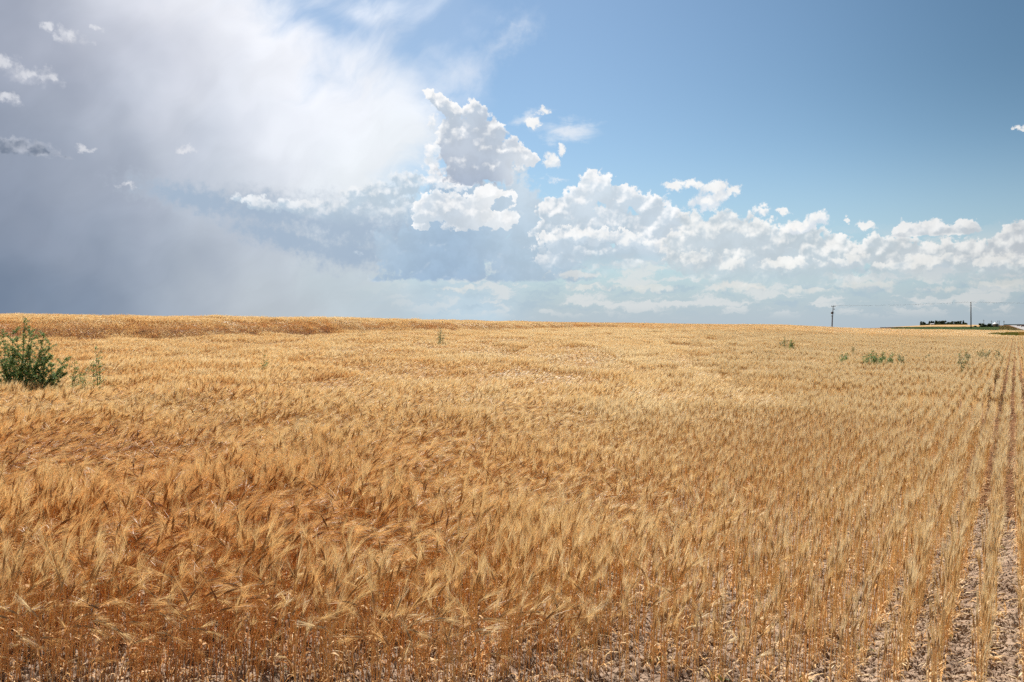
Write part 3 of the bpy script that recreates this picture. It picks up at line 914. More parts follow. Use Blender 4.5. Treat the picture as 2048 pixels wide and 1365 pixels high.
# thinner, tidier stand towards the right edge and the foreground
dens = 0.60 + 0.06 * sstep((y - 5) / 6) + 0.42 * sstep((1500 - px) / 900) * (1 - 0.4 * sstep((y - 5) / 3))
dens = dens * (0.75 + 0.5 * n_dens(x, y, 0.5, 2))
keep = r.random(len(x)) < dens; x, y, px = x[keep], y[keep], px[keep]
loose = sstep((1400 - px) / 700)
x = x + r.normal(0, 0.04, len(x)) * loose; y = y + r.normal(0, 0.02, len(x))
w = 0.5 + 1.3 * (n_tilt(x, y, 0.8, 2) - 0.5) + r.normal(0, 0.17, len(x)) + 0.30 * (loose - 0.60) + 0.16 * sstep((y - 5) / 6)
cls = np.where(w < 0.40, 0, np.where(w < 0.62, 1, 2))
tidy = r.random(len(x)) < sstep((px - 1200) / 420); cls = np.where(tidy, 3, cls)
idx = cls * NEAR_N + r.integers(0, NEAR_N, len(x))
az = 0.20 + 2.2 * (n_dir(x, y, 0.9, 2) - 0.5) + r.normal(0, 0.60, len(x)) + np.where(r.random(len(x)) < 0.20, 2.7, 0)
az = np.where(tidy, math.pi / 2 - ROW_A - 0.25 + r.normal(0, 0.4, len(x)), az)
sc_ = (1.12 - np.minimum(r.exponential(0.16, len(x)) * (1 + 1.2 * sstep((6.5 - y) / 2.5) * loose), 0.62)) * (0.85 + 0.15 * sstep((y - 4.3) / 1.2)) * (0.85 + 0.33 * loose) * (0.9 + 0.2 * n_dens(x + 50, y, 1.7, 2))
z = zg(x, y) - 0.005
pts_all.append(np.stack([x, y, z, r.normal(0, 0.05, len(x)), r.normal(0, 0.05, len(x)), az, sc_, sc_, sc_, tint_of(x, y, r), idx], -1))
print("near stalks", len(x))
# litter at the feet
sel = (r.random(len(x)) < 0.14 + 0.06 * loose) & (y < 10.5)
lx, ly = x[sel] + r.normal(0, 0.02, sel.sum()), y[sel] + r.normal(0, 0.02, sel.sum())
k_ = np.where(r.random(len(lx)) < 0.06, 3, r.integers(0, 3, len(lx))) + LITTER0
s1 = r.uniform(0.6, 1.3, len(lx))
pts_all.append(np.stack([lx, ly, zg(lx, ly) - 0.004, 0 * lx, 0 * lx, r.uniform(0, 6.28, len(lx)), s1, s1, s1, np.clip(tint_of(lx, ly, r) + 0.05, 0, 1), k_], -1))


def patches(W, L, y0, y1, first, classes, per, seed):
    r = np.random.default_rng(seed)
    R = y1 * 1.25
    qi = np.arange(-int(R / W) - 1, int(3 / W) + 2) * W + 0.06 + (W / 2 - SPACING / 2); pi_ = np.arange(int(-R * 0.6 / L), int(R / L)) * L
    Q, Pp = np.meshgrid(qi, pi_, indexing='ij'); Q, Pp = Q.ravel(), Pp.ravel()
    x = Q * RC + Pp * RS; y = -Q * RS + Pp * RC
    wob = 0.35 * np.sin(x * 2) if y0 < 50 else 0
    k = (y > y0 - 0.25 + wob) & (y < y1) & (np.abs(x) < 0.60 * y + 1.5) & in_field(x, y); x, y = x[k], y[k]
    n = len(x)
    w = 0.5 + 1.4 * (n_tilt(x, y, 1.3 if y0 < 50 else 4, 2) - 0.5) + r.normal(0, 0.08, n) + 0.04
    c = np.where(w < 0.42, 0, np.where(w < 0.62, 1, 2)) if classes == 3 else np.zeros(n, int)
    pxx = 1024 + FPX * x / y
    if classes == 3: c = np.where(r.random(n) < sstep((pxx - 1250) / 450), 3, c)
    idx = first + c * per + r.integers(0, per, n)
    e = 0.5
    gx = (zg(x + e, y) - zg(x - e, y)) / (2 * e); gy = (zg(x, y + e) - zg(x, y - e)) / (2 * e)
    # slopes expressed in the patch's own axes (x across, y along the rows)
    gl_x = gx * RC - gy * RS; gl_y = gx * RS + gy * RC
    hs = (0.76 + 0.48 * n_dens(x + 50, y, 1.3 if y0 < 50 else 5, 3)) * r.uniform(0.93, 1.07, n)
    x = x + r.normal(0, 0.02, n); flip = 0
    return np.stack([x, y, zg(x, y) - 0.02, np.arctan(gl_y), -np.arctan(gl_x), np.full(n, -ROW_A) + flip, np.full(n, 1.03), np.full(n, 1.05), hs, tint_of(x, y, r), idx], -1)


pts_all.append(patches(MIDW, MIDL, L_MID, L_FAR, MID0, 3, MID_N, 21)); print("mid", len(pts_all[-1]))
pts_all.append(patches(FARW, FARL, L_FAR, L_END, FAR0, 1, FAR_N, 31)); print("far", len(pts_all[-1]))
A = np.concatenate(pts_all).astype(np.float32)

me = bpy.data.meshes.new("barley_crop"); me.vertices.add(len(A)); me.vertices.foreach_set('co', A[:, :3].ravel())
for nm, typ, data in (("rot", 'FLOAT_VECTOR', A[:, 3:6]), ("scl", 'FLOAT_VECTOR', A[:, 6:9])):
    a_ = me.attributes.new(nm, typ, 'POINT'); a_.data.foreach_set('vector', data.ravel())
a_ = me.attributes.new("tint", 'FLOAT', 'POINT'); a_.data.foreach_set('value', A[:, 9].copy())
a_ = me.attributes.new("vi", 'INT', 'POINT'); a_.data.foreach_set('value', A[:, 10].astype(np.int32))
for m in BMATS: me.materials.append(m)
barley = bpy.data.objects.new("barley_crop", me); COL.objects.link(barley)
tag(barley, "ripe golden bearded barley standing in drilled rows over the whole field", "barley", kind='stuff')
gn = bpy.data.node_groups.new("sow_barley", 'GeometryNodeTree')
gn.interface.new_socket("Geometry", in_out='INPUT', socket_type='NodeSocketGeometry'); gn.interface.new_socket("Geometry", in_out='OUTPUT', socket_type='NodeSocketGeometry')
gi, go = gn.nodes.new('NodeGroupInput'), gn.nodes.new('NodeGroupOutput')
ip = gn.nodes.new('GeometryNodeInstanceOnPoints'); ci_ = gn.nodes.new('GeometryNodeCollectionInfo')
ci_.inputs['Collection'].default_value = protos; ci_.inputs['Separate Children'].default_value = True; ci_.inputs['Reset Children'].default_value = True


def gattr(name, typ):
    n = gn.nodes.new('GeometryNodeInputNamedAttribute'); n.data_type = typ; n.inputs['Name'].default_value = name
    return n.outputs['Attribute']


gn.links.new(gi.outputs[0], ip.inputs['Points']); gn.links.new(ci_.outputs[0], ip.inputs['Instance']); ip.inputs['Pick Instance'].default_value = True
gn.links.new(gattr('vi', 'INT'), ip.inputs['Instance Index'])
e2r = gn.nodes.new('FunctionNodeEulerToRotation'); gn.links.new(gattr('rot', 'FLOAT_VECTOR'), e2r.inputs[0]); gn.links.new(e2r.outputs[0], ip.inputs['Rotation'])
gn.links.new(gattr('scl', 'FLOAT_VECTOR'), ip.inputs['Scale']); gn.links.new(ip.outputs[0], go.inputs[0])
mod = barley.modifiers.new("sow", 'NODES'); mod.node_group = gn

# ================================================================== weeds
CROP_H = 0.42


def depth_for(px, row):
    """distance at which the crop's top shows on that photo row"""
    Y = np.arange(3.5, 240, 0.1); x = (px - 1024) / FPX * Y
    pr = HORIZON - (zg(x, Y) + CROP_H - EYE) / Y * FPX
    k = np.argmax(pr <= row)
    return float(Y[k])


def leaf_mat(name, c0, c1, c2, transl=0.35, rough=0.5):
    m, b, out = new_mat(name); t = N.tree
    a = t.nodes.new('ShaderNodeAttribute'); a.attribute_name = 'var'
    c = ramp(N(a.outputs['Fac']), [(0.0, c0), (0.55, c1), (1.0, c2)])
    N.link(c, b.inputs['Base Color']); b.inputs['Roughness'].default_value = rough
    tr = t.nodes.new('ShaderNodeBsdfTranslucent'); N.link(c, tr.inputs['Color'])
    mx = t.nodes.new('ShaderNodeMixShader'); mx.inputs[0].default_value = transl
    t.links.new(b.outputs[0], mx.inputs[1]); t.links.new(tr.outputs[0], mx.inputs[2]); t.links.new(mx.outputs[0], out.inputs[0])
    return m


M_WEED = leaf_mat("weed_leaf", srgb(92, 122, 68), srgb(128, 156, 94), srgb(168, 184, 132))
M_WEEDSTEM = plain("weed_stem", srgb(92, 112, 66), 0.6)
M_SAGE = leaf_mat("grey_green_leaf", srgb(92, 106, 66), srgb(124, 134, 90), srgb(160, 160, 116))
M_DRY = leaf_mat("dry_thistle_leaf", srgb(128, 100, 70), srgb(160, 138, 98), srgb(176, 168, 122), 0.2, 0.7)
M_DRYSTEM = plain("dry_thistle_stem", srgb(120, 88, 58), 0.7)


def weed(name, label, cat, group, px, Y, stems, leafm, stemm, seed, leaf=0.045, dens=60, branch=0.22, lean=0.25):
    """stems: (photo column, height above ground, bow)"""
    r = np.random.default_rng(seed)
    x0 = at(px, Y); z0 = float(zg(x0, Y))
    root = bpy.data.objects.new(name, None); COL.objects.link(root); root.location = (x0, Y, z0); root.empty_display_size = 0.2
    tag(root, label, cat, group)
    st = MB(); lf = MB(); var = []

    def leaves_on(p, t, n, size):
        if n < 1: return
        a = r.uniform(0, 6.28, n); el = r.uniform(-0.5, 1.0, n)
        d = np.stack([np.cos(a) * np.cos(el), np.sin(a) * np.cos(el), np.sin(el)], -1) + 0.3 * np.asarray(t); d /= np.linalg.norm(d, axis=1)[:, None]
        s = np.cross(d, r.normal(0, 1, (n, 3))); s /= np.linalg.norm(s, axis=1)[:, None]
        L = size * r.uniform(0.5, 1.3, (n, 1)); w = L * r.uniform(0.28, 0.45, (n, 1)); p = np.asarray(p) + r.normal(0, 0.35 * size, (n, 3))
        m_ = p + d * L * 0.5; tip = p + d * L; tip[:, 2] -= 0.15 * L[:, 0]
        i0 = len(lf.v); lf.v.extend(np.stack([p, m_ - s * w / 2, tip, m_ + s * w / 2], 1).reshape(-1, 3).tolist())
        lf.f.extend([(i0 + 4 * q, i0 + 4 * q + 1, i0 + 4 * q + 2, i0 + 4 * q + 3) for q in range(n)]); lf.m.extend([0] * n)
        var.extend(np.repeat(np.clip(r.normal(0.5, 0.28, n), 0, 1), 4).tolist())
    for (spx, H, bow) in stems:
        b0 = np.array([(at(spx, Y) - x0) * 0.6, r.normal(0, 0.06), 0.0]); top = np.array([at(spx, Y) - x0, r.normal(0, 0.15), H])
        n = 9; pts = []
        for k in range(n + 1):
            f = k / n; p = b0 + (top - b0) * np.array([f ** 1.4, f ** 1.4, f]) + np.array([bow * f ** 3, 0, 0]) + r.normal(0, 0.008, 3) * (k > 0)
            pts.append(p)
        st.tube(pts, [0.009 * (1 - 0.75 * k / n) * (0.5 + H / 1.5) for k in range(n + 1)], 5)
        for k in range(1, n + 1):
            f = k / n; t = pts[k] - pts[k - 1]; t /= np.linalg.norm(t)
            leaves_on(pts[k], t, int(dens / n * 0.5), leaf * (1.0 if f < 0.8 else 0.65))
            if H < 0.15: continue
            for b in range(2):
                if r.random() > 0.8: continue
                a = r.uniform(0, 6.28); L = branch * H * (1.25 - f) * r.uniform(0.5, 1.2)
                d = np.array([math.cos(a) * 0.7 + lean * 0.6, math.sin(a) * 0.7, 0.75]); d /= np.linalg.norm(d)
                bp = [pts[k] + d * L * q + np.array([lean * 0.4 * L * q * q, 0, -0.1 * L * q * q]) for q in (0, .35, .7, 1)]
                st.tube(bp, [0.004, 0.003, 0.002, 0.001], 3)
                for q in bp[1:]: leaves_on(q, d, max(1, int(dens / n * 0.35)), leaf * 0.8)
    st.build("stem", stemm, root, True)
    lo = lf.build("foliage", leafm, root)
    a_ = lo.data.attributes.new('var', 'FLOAT', 'POINT'); a_.data.foreach_set('value', np.asarray(var, np.float32))
    return root


def H_at(px, Y, row):
    """height above ground of something reaching a photo row"""
    return EYE + (HORIZON - row) / FPX * Y - float(zg(at(px, Y), Y))


Yb = 17.0
weed("weed_bush", "big leafy dark green weed bush rising from the barley at the left edge", "bush", None, 40, Yb,
     [(c, H_at(c, Yb, r_), b) for c, r_, b in [(55, 646, .06), (18, 668, .03), (2, 673, .03), (90, 690, .05), (98, 716, .04), (118, 722, .05), (74, 676, .04), (38, 682, .03), (-22, 668, .03),
      (-50, 684, .03), (108, 742, .04), (60, 700, .02), (28, 705, .02), (8, 700, 0), (84, 722, .03), (46, 720, .02), (126, 752, .03), (66, 738, .0), (35, 715, .02), (76, 705, .03), (92, 738, .02), (18, 725, 0), (54, 668, .04), (104, 755, .02)]],
     M_WEED, M_WEEDSTEM, 5, leaf=0.038, dens=820, branch=0.46)
SP = [  # px, base row, top row, stems, kind, label
    (193, 764, 700, 3, 0, "tall thin green weed with long side shoots right of the big weed bush"),
    (141, 770, 728, 2, 0, "short green weed close against the right side of the big bush"),
    (160, 768, 744, 2, 0, "tiny green weed in the gap between the bush and the tall thin weed"),
    (880, 686, 659, 4, 1, "lone grey-green weed standing in mid field below the middle of the skyline"),
    (527, 736, 714, 2, 0, "small lone yellow-green weed sprig in the left half of the field"),
    (1568, 696, 677, 5, 1, "pale spiky weed at the left of the clump below the left utility pole"),
    (1581, 698, 682, 5, 0, "dark green leafy weed at the right of the clump below the left utility pole"),
    (1681, 723, 713, 3, 0, "low green weed, left one of a close pair left of the wide weed patch"),
    (1691, 722, 709, 3, 0, "upright green weed, right one of a close pair left of the wide weed patch"),
    (1705, 709, 697, 2, 1, "faint grey weed behind the close pair of green weeds"),
    (1733, 728, 711, 4, 0, "spreading green weed at the left end of the wide weed patch"),
    (1748, 728, 705, 5, 0, "tallest dark green weed in the middle of the wide weed patch"),
    (1761, 727, 707, 5, 0, "bushy green weed at the right end of the wide weed patch"),
    (1783, 728, 710, 4, 0, "small upright green weed just right of the wide weed patch"),
    (1799, 726, 711, 4, 1, "grey-green weed, last one to the right of the wide weed patch"),
    (1856, 718, 710, 2, 1, "tiny pale weed alone between the weed patch and the thistles"),
    (1925, 734, 706, 4, 1, "tall loose grey-green thistle on the left of the thistle stand"),
    (1934, 716, 702, 3, 1, "sparse grey-green thistle tip behind the tall loose thistle"),
    (1960, 714, 701, 4, 1, "leafy grey-green thistle at the back of the stand, left of centre"),
    (1975, 714, 704, 3, 1, "low grey-green thistle at the back middle of the stand"),
    (1996, 716, 703, 4, 1, "grey-green thistle at the back right of the stand beside the drill rows"),
    (1942, 742, 729, 3, 2, "short brown thistle in front of the tall loose thistle"),
    (1956, 738, 722, 3, 2, "brown seeding thistle in the middle of the stand"),
    (1991, 742, 722, 5, 2, "dense brown thistle clump on the right of the stand"),
    (2003, 740, 724, 3, 2, "thin brown thistle touching the right side of the dense brown clump"),
    (1985, 778, 752, 5, 2, "largest dark brown dead thistle in front, between two drill rows"),
    (1953, 776, 760, 3, 2, "small brown thistle left of the largest dead thistle"),
    (2006, 778, 766, 3, 2, "low brown thistle right of the largest dead thistle"),
    (2031, 754, 740, 3, 2, "upper brown thistle at the right edge of the field"),
    (2041, 768, 752, 4, 2, "lower brown thistle at the right edge of the field"),
]
for k, (px, rb, rt, ns, kind, lab) in enumerate(SP):
    Y = depth_for(px, rb); r = np.random.default_rng(60 + k)
    H = H_at(px, Y, rt) * (0.72 if kind == 2 else 1); w = 9 if ns > 3 else 6
    w *= 17.0 / Y * 1.6
    stems = [(px + (r.uniform(-w, w) if j else 0), H * (1 if j == 0 else r.uniform(0.72, 0.95)), r.uniform(0, .04)) for j in range(ns)]
    weed("weed" if kind < 2 else "thistle", lab, "weed" if kind < 2 else "thistle", "weeds growing up through the barley", px, Y, stems, (M_WEED, M_SAGE, M_DRY)[kind],
         (M_WEEDSTEM, M_WEEDSTEM, M_DRYSTEM)[kind], 80 + k, leaf=0.055 if Y < 22 else (0.07 if kind < 2 else 0.055), dens=(85, 55, 36)[kind], branch=0.3 if k == 0 else 0.30, lean=0.3)

# ================================================================== beyond the field
def strip(name, pts_lo, pts_hi, n, m, lift, mat, kind, label=None, cat=None, rough=0.0):
    """sheet between two ground curves given as (photo column, depth)"""
    lo = np.array(pts_lo, float); hi = np.array(pts_hi, float)
    u = np.linspace(0, 1, n); v = np.linspace(0, 1, m)
    a = np.stack([np.interp(u, np.linspace(0, 1, len(lo)), lo[:, i]) for i in (0, 1)], -1)
    b = np.stack([np.interp(u, np.linspace(0, 1, len(hi)), hi[:, i]) for i in (0, 1)], -1)
    ax, ay = (a[:, 0] - 1024) / FPX * a[:, 1], a[:, 1]; bx, by = (b[:, 0] - 1024) / FPX * b[:, 1], b[:, 1]
    X = ax[:, None] * (1 - v) + bx[:, None] * v; Y = ay[:, None] * (1 - v) + by[:, None] * v
    Z = zg(X, Y) + lift + (np.random.default_rng(3).normal(0, 1, X.shape) * rough if rough else 0)
    o = grid_obj(name, X, Y, Z, mat)
    tag(o, label, cat, kind=kind); return o


def field_mat(name, a, b, sc=0.12, rough=0.9):
    m, bs, _ = new_mat(name)
    f = noise(world_pos(), sc, 6, 0.65); c = mixc(smooth(f, 0.35, 0.65), a, b); f2 = noise(world_pos(), 2.5, 3, 0.6)
    c = mixc(f2 * 0.3, c, a)
    N.link(c, bs.inputs['Base Color']); bs.inputs['Roughness'].default_value = rough; bs.inputs['Specular IOR Level'].default_value = 0.05; N.link(bump(f2, 1.0, 0.3), bs.inputs['Normal'])
    return m


M_GFIELD = field_mat("green_crop_leaves", srgb(44, 58, 24), srgb(62, 76, 34))
M_TAN = field_mat("far_ripe_crop", srgb(176, 142, 98), srgb(190, 158, 116), 0.03)
M_VERGE = field_mat("roadside_weeds", srgb(96, 104, 54), srgb(150, 128, 88), 0.25)
M_TONGUE = field_mat("tongue_grass", srgb(104, 106, 44), srgb(150, 132, 62), 0.3)
strip("far_barley_field", [(1760, 465), (1780, 462), (1820, 460), (1900, 460), (1992, 460)], [(1760, 1350), (1780, 1350), (1820, 1350), (1900, 1350), (1975, 1300)], 60, 60, 0.42, M_TAN, 'stuff',
      "pale ripe grain field on the slope below the far trees", "barley", 0.03)
strip("green_field", [(1782, 262), (1830, 244), (1900, 225), (1950, 220), (1994, 212)], [(1782, 330), (1820, 440), (1900, 455), (1950, 455), (2000, 455)], 120, 60, 0.30, M_GFIELD, 'stuff',
      "low green crop in a narrow band behind the barley on the right", "green crop", 0.05)
strip("roadside_verge", [(1994, 214), (2010, 216), (2030, 218), (2052, 222)], [(1992, 900), (1998, 860), (2004, 820), (2012, 800)], 40, 80, 0.06, M_VERGE, 'stuff',
      "rough weedy brown and green verge sloping up to the road", "verge", 0.08)


def blades(name, label, cat, pick, n, hmin, hmax, wdt, mats, seed, tones):
    """countless upright grass blades scattered over an area, one mesh"""
    r = np.random.default_rng(seed); x, y = pick(r, n)
    z = zg(x, y); h = r.uniform(hmin, hmax, len(x)); a = r.uniform(0, 3.14, len(x)); dx, dy = np.cos(a) * wdt, np.sin(a) * wdt * 0.3
    lx, ly = r.normal(0.12, .18, len(x)) * h, r.normal(0, .15, len(x)) * h
    co = np.stack([np.stack([x - dx, y - dy, z], -1), np.stack([x + dx, y + dy, z], -1), np.stack([x + lx, y + ly, z + h], -1)], 1).reshape(-1, 3)
    nf = len(x); me = bpy.data.meshes.new(name)
    me.vertices.add(nf * 3); me.vertices.foreach_set('co', co.astype(np.float32).ravel()); me.loops.add(nf * 3); me.loops.foreach_set('vertex_index', np.arange(nf * 3, dtype=np.int32))
    me.polygons.add(nf); me.polygons.foreach_set('loop_start', np.arange(0, nf * 3, 3, dtype=np.int32))
    at_ = me.attributes.new('var', 'FLOAT', 'POINT'); at_.data.foreach_set('value', np.repeat(np.clip(tones(x, y, r), 0, 1), 3).astype(np.float32))
    me.materials.append(mats); me.update(calc_edges=True); o = bpy.data.objects.new(name, me); COL.objects.link(o)
    return tag(o, label, cat, kind='stuff')


M_GRASS = leaf_mat("tongue_blades", srgb(88, 96, 36), srgb(130, 124, 56), srgb(176, 128, 66), 0.3, 0.7)


def pick_tongue(r, n):
    px = r.uniform(1976, 2140, n); lo = np.interp(px, [1974, 2000, 2048, 2100], [129, 117, 115, 115]); hi = np.interp(px, [1974, 2000, 2048, 2100], [131, 160, 178, 180])
    Y = lo + (hi - lo) * r.random(n); return (px - 1024) / FPX * Y, Y


blades("weedy_grass", "tongue of olive green weedy grass reaching into the barley at the right edge", "grass", pick_tongue, 26000, 0.25, 0.5, 0.035, M_GRASS, 41,
       lambda x, y, r: 0.25 + 0.5 * (1024 + FPX * x / y > 2036) + r.normal(0, 0.15, len(x)))


def pick_verge(r, n):
    v = r.random(n) ** 0.6; Y = 216 + 600 * v; lo = np.interp(Y, [214, 500, 900], [1994, 1996, 1998]); hi = np.interp(Y, [214, 328, 500, 900], [2060, 2036, 2024, 2012])
    px = lo + (hi - lo) * r.random(n); return (px - 1024) / FPX * Y, Y


M_VBLADE = leaf_mat("verge_blades", srgb(70, 84, 40), srgb(132, 112, 76), srgb(176, 150, 112), 0.25, 0.8)
blades("verge_weeds", "brown and green weeds covering the slope beside the far road", "weeds", pick_verge, 16000, 0.08, 0.35, 0.15, M_VBLADE, 42,
       lambda x, y, r: 0.5 + 0.9 * (n_tint(x, y, 14, 2) - 0.5) + r.normal(0, 0.15, len(x)))

# the road runs beside the field, out of frame near the camera
M_ROAD = plain("worn_asphalt", (0.30, 0.28, 0.27), 0.75, 0, 0.12, 0.4)
yy = np.concatenate([np.arange(-30, 200, 6.0), np.geomspace(200, 1400, 70)])
ev = np.linspace(0, 9.0, 5)
RX = (986 / FPX) * yy[:, None] + 5.6 + ev[None, :]; RY = np.repeat(yy[:, None], 5, 1)
RZ = zg(RX, RY) + 0.05 + 0.10 * np.interp(ev / 9.0, [0, .5, 1], [0, 1, 0])[None, :]
tag(grid_obj("road", RX, RY, RZ, M_ROAD), kind='structure')

# ------------------------------------------------------------------ trees
M_CROWN = leaf_mat("far_tree_leaf", srgb(58, 72, 54), srgb(80, 96, 68), srgb(110, 124, 90), 0.15, 0.7)
M_BARK = plain("bark", (0.09, 0.07, 0.05), 0.9)


def tree(name, label, cat, group, px, Y, height, width, seed, conifer=False, n=None, leafsize=None):
    r = np.random.default_rng(seed); x0 = at(px, Y); z0 = float(zg(x0, Y))
    root = bpy.data.objects.new(name, None); COL.objects.link(root); root.location = (x0, Y, z0 - 0.1); tag(root, label, cat, group)
    tr = MB(); H = height
    tr.tube([(0, 0, 0), (0.02 * H, 0, 0.35 * H), (0, 0.01 * H, 0.8 * H)], [0.035 * H, 0.025 * H, 0.008 * H], 6)
    cl = []
    nc = 9 if not conifer else 6
    for k in range(nc):
        a = r.uniform(0, 6.28); f = r.uniform(0.3, 1.0)
        if conifer: rr = width * 0.42 * (1.1 - f) * r.uniform(.6, 1); c = np.array([math.cos(a) * rr * .5, math.sin(a) * rr * .5, H * (0.2 + 0.75 * f)]); s = np.array([rr + .1 * H, rr + .1 * H, 0.14 * H])
        else:
            zc = H * r.uniform(0.22, 0.80); prof = math.sqrt(max(0.05, 1 - ((zc / H - 0.42) / 0.55) ** 2))
            rr = width * 0.5 * prof; c = np.array([math.cos(a) * rr * .62, math.sin(a) * rr * .62, zc]); s = np.array([1, 1, 0.8]) * width * r.uniform(.17, .28)
        cl.append((c, s)); tr.tube([(0, 0, min(c[2] * 0.7, .6 * H)), tuple(c)], [0.012 * H, 0.004 * H], 4)
    tr.build("trunk", M_BARK, root, True)
    lf = MB(); var = []
    n = n or 900; L0 = leafsize or 0.06 * H
    for k in range(n):
        c, s = cl[r.integers(len(cl))]
        d = r.normal(0, 1, 3); d /= np.linalg.norm(d); p = c + d * s * r.uniform(0.45, 1.05)
        if p[2] < 0.03 * H: p[2] = 0.03 * H
        if p[2] > H: p[2] = H
        a = r.normal(0, 1, 3); a /= np.linalg.norm(a); b = np.cross(a, d); b /= np.linalg.norm(b) + 1e-9; L = L0 * r.uniform(.5, 1.2)
        lf.quad(p - a * L / 2, p - b * L / 3, p + a * L / 2, p + b * L / 3); v = np.clip(r.normal(0.45 + 0.2 * math.sin(7 * c[0] + 3 * c[2]), 0.2), 0, 1); var += [v] * 4
    o = lf.build("crown", M_CROWN, root); a_ = o.data.attributes.new('var', 'FLOAT', 'POINT'); a_.data.foreach_set('value', np.asarray(var, np.float32))
    return root


def z_row(row, Y): return EYE + (HORIZON - row) / FPX * Y


# shelterbelt on the far rise: (column, top row, width px, conifer, label)
YS = 1290.0
BELT = [
    (1842, 643.8, 5, True, "small pointed dark tree at the left end of the far shelterbelt"),
    (1847.5, 643.2, 7, False, "round dark tree second from the left in the far shelterbelt"),
    (1859, 643.2, 4, True, "left one of two narrow conifers beside the pale farm shed"),
    (1862.5, 642.6, 4, True, "right one of two narrow conifers beside the pale farm shed"),
    (1868, 643.0, 8, False, "round tree joining the two conifers to the tall part of the shelterbelt"),
    (1875, 641.4, 11, False, "tallest rounded tree on the left of the shelterbelt's main clump"),
    (1882, 642.2, 9, False, "broad tree in the dip of the shelterbelt's main clump"),
    (1888, 641.4, 11, False, "tall rounded tree on the right of the shelterbelt's main clump"),
    (1896, 645.2, 8, False, "low tree filling the gap right of the shelterbelt's main clump"),
    (1903, 643.6, 9, False, "first medium tree of the shelterbelt's right part"),
    (1910, 643.4, 9, False, "second medium tree of the shelterbelt's right part"),
    (1916, 643.0, 8, False, "third medium tree of the shelterbelt's right part"),
    (1921.5, 641.8, 6, False, "slightly taller tree near the right end of the shelterbelt"),
    (1926.5, 642.4, 4, True, "narrow conifer near the right end of the shelterbelt"),
    (1931, 646.2, 6, False, "lowest tree at the right end of the shelterbelt"),
]
for k, (px, rt, wpx, con, lab) in enumerate(BELT):
    zb = float(zg(at(px, YS), YS)); H = z_row(rt - 0.7, YS) - zb
    tree("tree", lab, "tree", "trees of the far shelterbelt", px, YS + (k % 3) * 6, H, wpx / FPX * YS, 200 + k, con, 700, 1.3)
x0 = at(1888, YS + 20)


def pick_hedge(r, n):
    px = r.uniform(1840, 1934, n); Y = r.uniform(YS - 6, YS + 16, n); return (px - 1024) / FPX * Y, Y


blades("undergrowth", "dark scrub filling in beneath the far shelterbelt", "scrub", pick_hedge, 9000, 0.8, 2.8, 0.7, M_CROWN, 43, lambda x, y, r: r.uniform(0, .6, len(x)))
MID_T = [
    (1950.5, 652.0, 6, 440, "small round bush right of the foot of the tall utility pole"),
    (1962.5, 646.2, 12, 440, "larger dark round tree left of the grain bin"),
    (1969.0, 649.0, 8, 446, "low dark tree merging into the right side of the larger round tree"),
    (1978.0, 646.6, 9, 440, "dark upright tree next to the grain bin"),
    (1983.0, 650.0, 6, 446, "low bush between the upright tree and the grain bin"),
]
for k, (px, rt, wpx, Y, lab) in enumerate(MID_T):
    zb = float(zg(at(px, Y), Y)); tree("tree" if k not in (0, 4) else "bush", lab, "tree" if k not in (0, 4) else "bush", "trees beside the grain bin", px, Y, z_row(rt, Y) - zb, wpx / FPX * Y, 260 + k, False, 2200, 0.42)


# low dark wood on the horizon right of the bin
def pick_wood(r, n):
    Y = r.uniform(1480, 1540, n); px = r.uniform(2009, 2120, n); return (px - 1024) / FPX * Y, Y


blades("distant_wood", "thin dark line of woodland on the horizon above the far road", "wood", pick_wood, 9000, 1.2, 2.2, 0.9, M_CROWN, 44, lambda x, y, r: r.uniform(0, .5, len(x)))

# ------------------------------------------------------------------ grain bin
M_STEEL = plain("galvanised_steel", (0.20, 0.21, 0.22), 0.55, 0.4, 0.12, 0.5)
M_ROOF = plain("bin_roof_steel", (0.50, 0.51, 0.52), 0.5, 0.3, 0.08, 0.5)
M_DARK = plain("dark_steel", (0.06, 0.065, 0.07), 0.6)
YG = 462.0; gx = at(1991, YG); gz = float(zg(gx, YG)); gr = 5.6 / FPX * YG; gh = z_row(648.2, YG) - gz
root = bpy.data.objects.new("grain_bin", None); COL.objects.link(root); root.location = (gx, YG, gz)
tag(root, "grey corrugated steel grain bin with a conical roof beside the dark trees", "grain bin")
b = MB(); nr = 24; pr = []
for k in range(nr + 1): pr.append((gr * (1 + 0.012 * (k % 2)), gh * k / nr))
n = 32; i0 = 0
for (rr, zz) in pr: b.v += [(rr * math.cos(6.28319 * j / n), rr * math.sin(6.28319 * j / n), zz) for j in range(n)]
for k in range(nr):
    for j in range(n): b.f.append((k * n + j, k * n + (j + 1) % n, (k + 1) * n + (j + 1) % n, (k + 1) * n + j)); b.m.append(0)
b.build("wall", M_STEEL, root)
b = MB(); b.v = [(0.12 * gr * math.cos(6.28319 * j / n), 0.12 * gr * math.sin(6.28319 * j / n), gh + 0.52 * gr) for j in range(n)] + [(gr * 1.06 * math.cos(6.28319 * j / n), gr * 1.06 * math.sin(6.28319 * j / n), gh - 0.03) for j in range(n)]
for j in range(n): b.f.append((j, n + j, n + (j + 1) % n, (j + 1) % n)); b.m.append(0)
b.f.append(tuple(range(n))); b.m.append(0)
roof = b.build("roof", M_ROOF, root)
b = MB(); b.tube([(0, 0, gh + 0.5 * gr), (0, 0, gh + 0.64 * gr)], 0.14 * gr, 12); b.build("roof_cap", M_ROOF, roof)
b = MB(); b.box((-0.25 * gr, -gr * 0.99, 0.9), (0.7, 0.16, 1.6)); b.build("door", M_DARK, root)
b = MB()
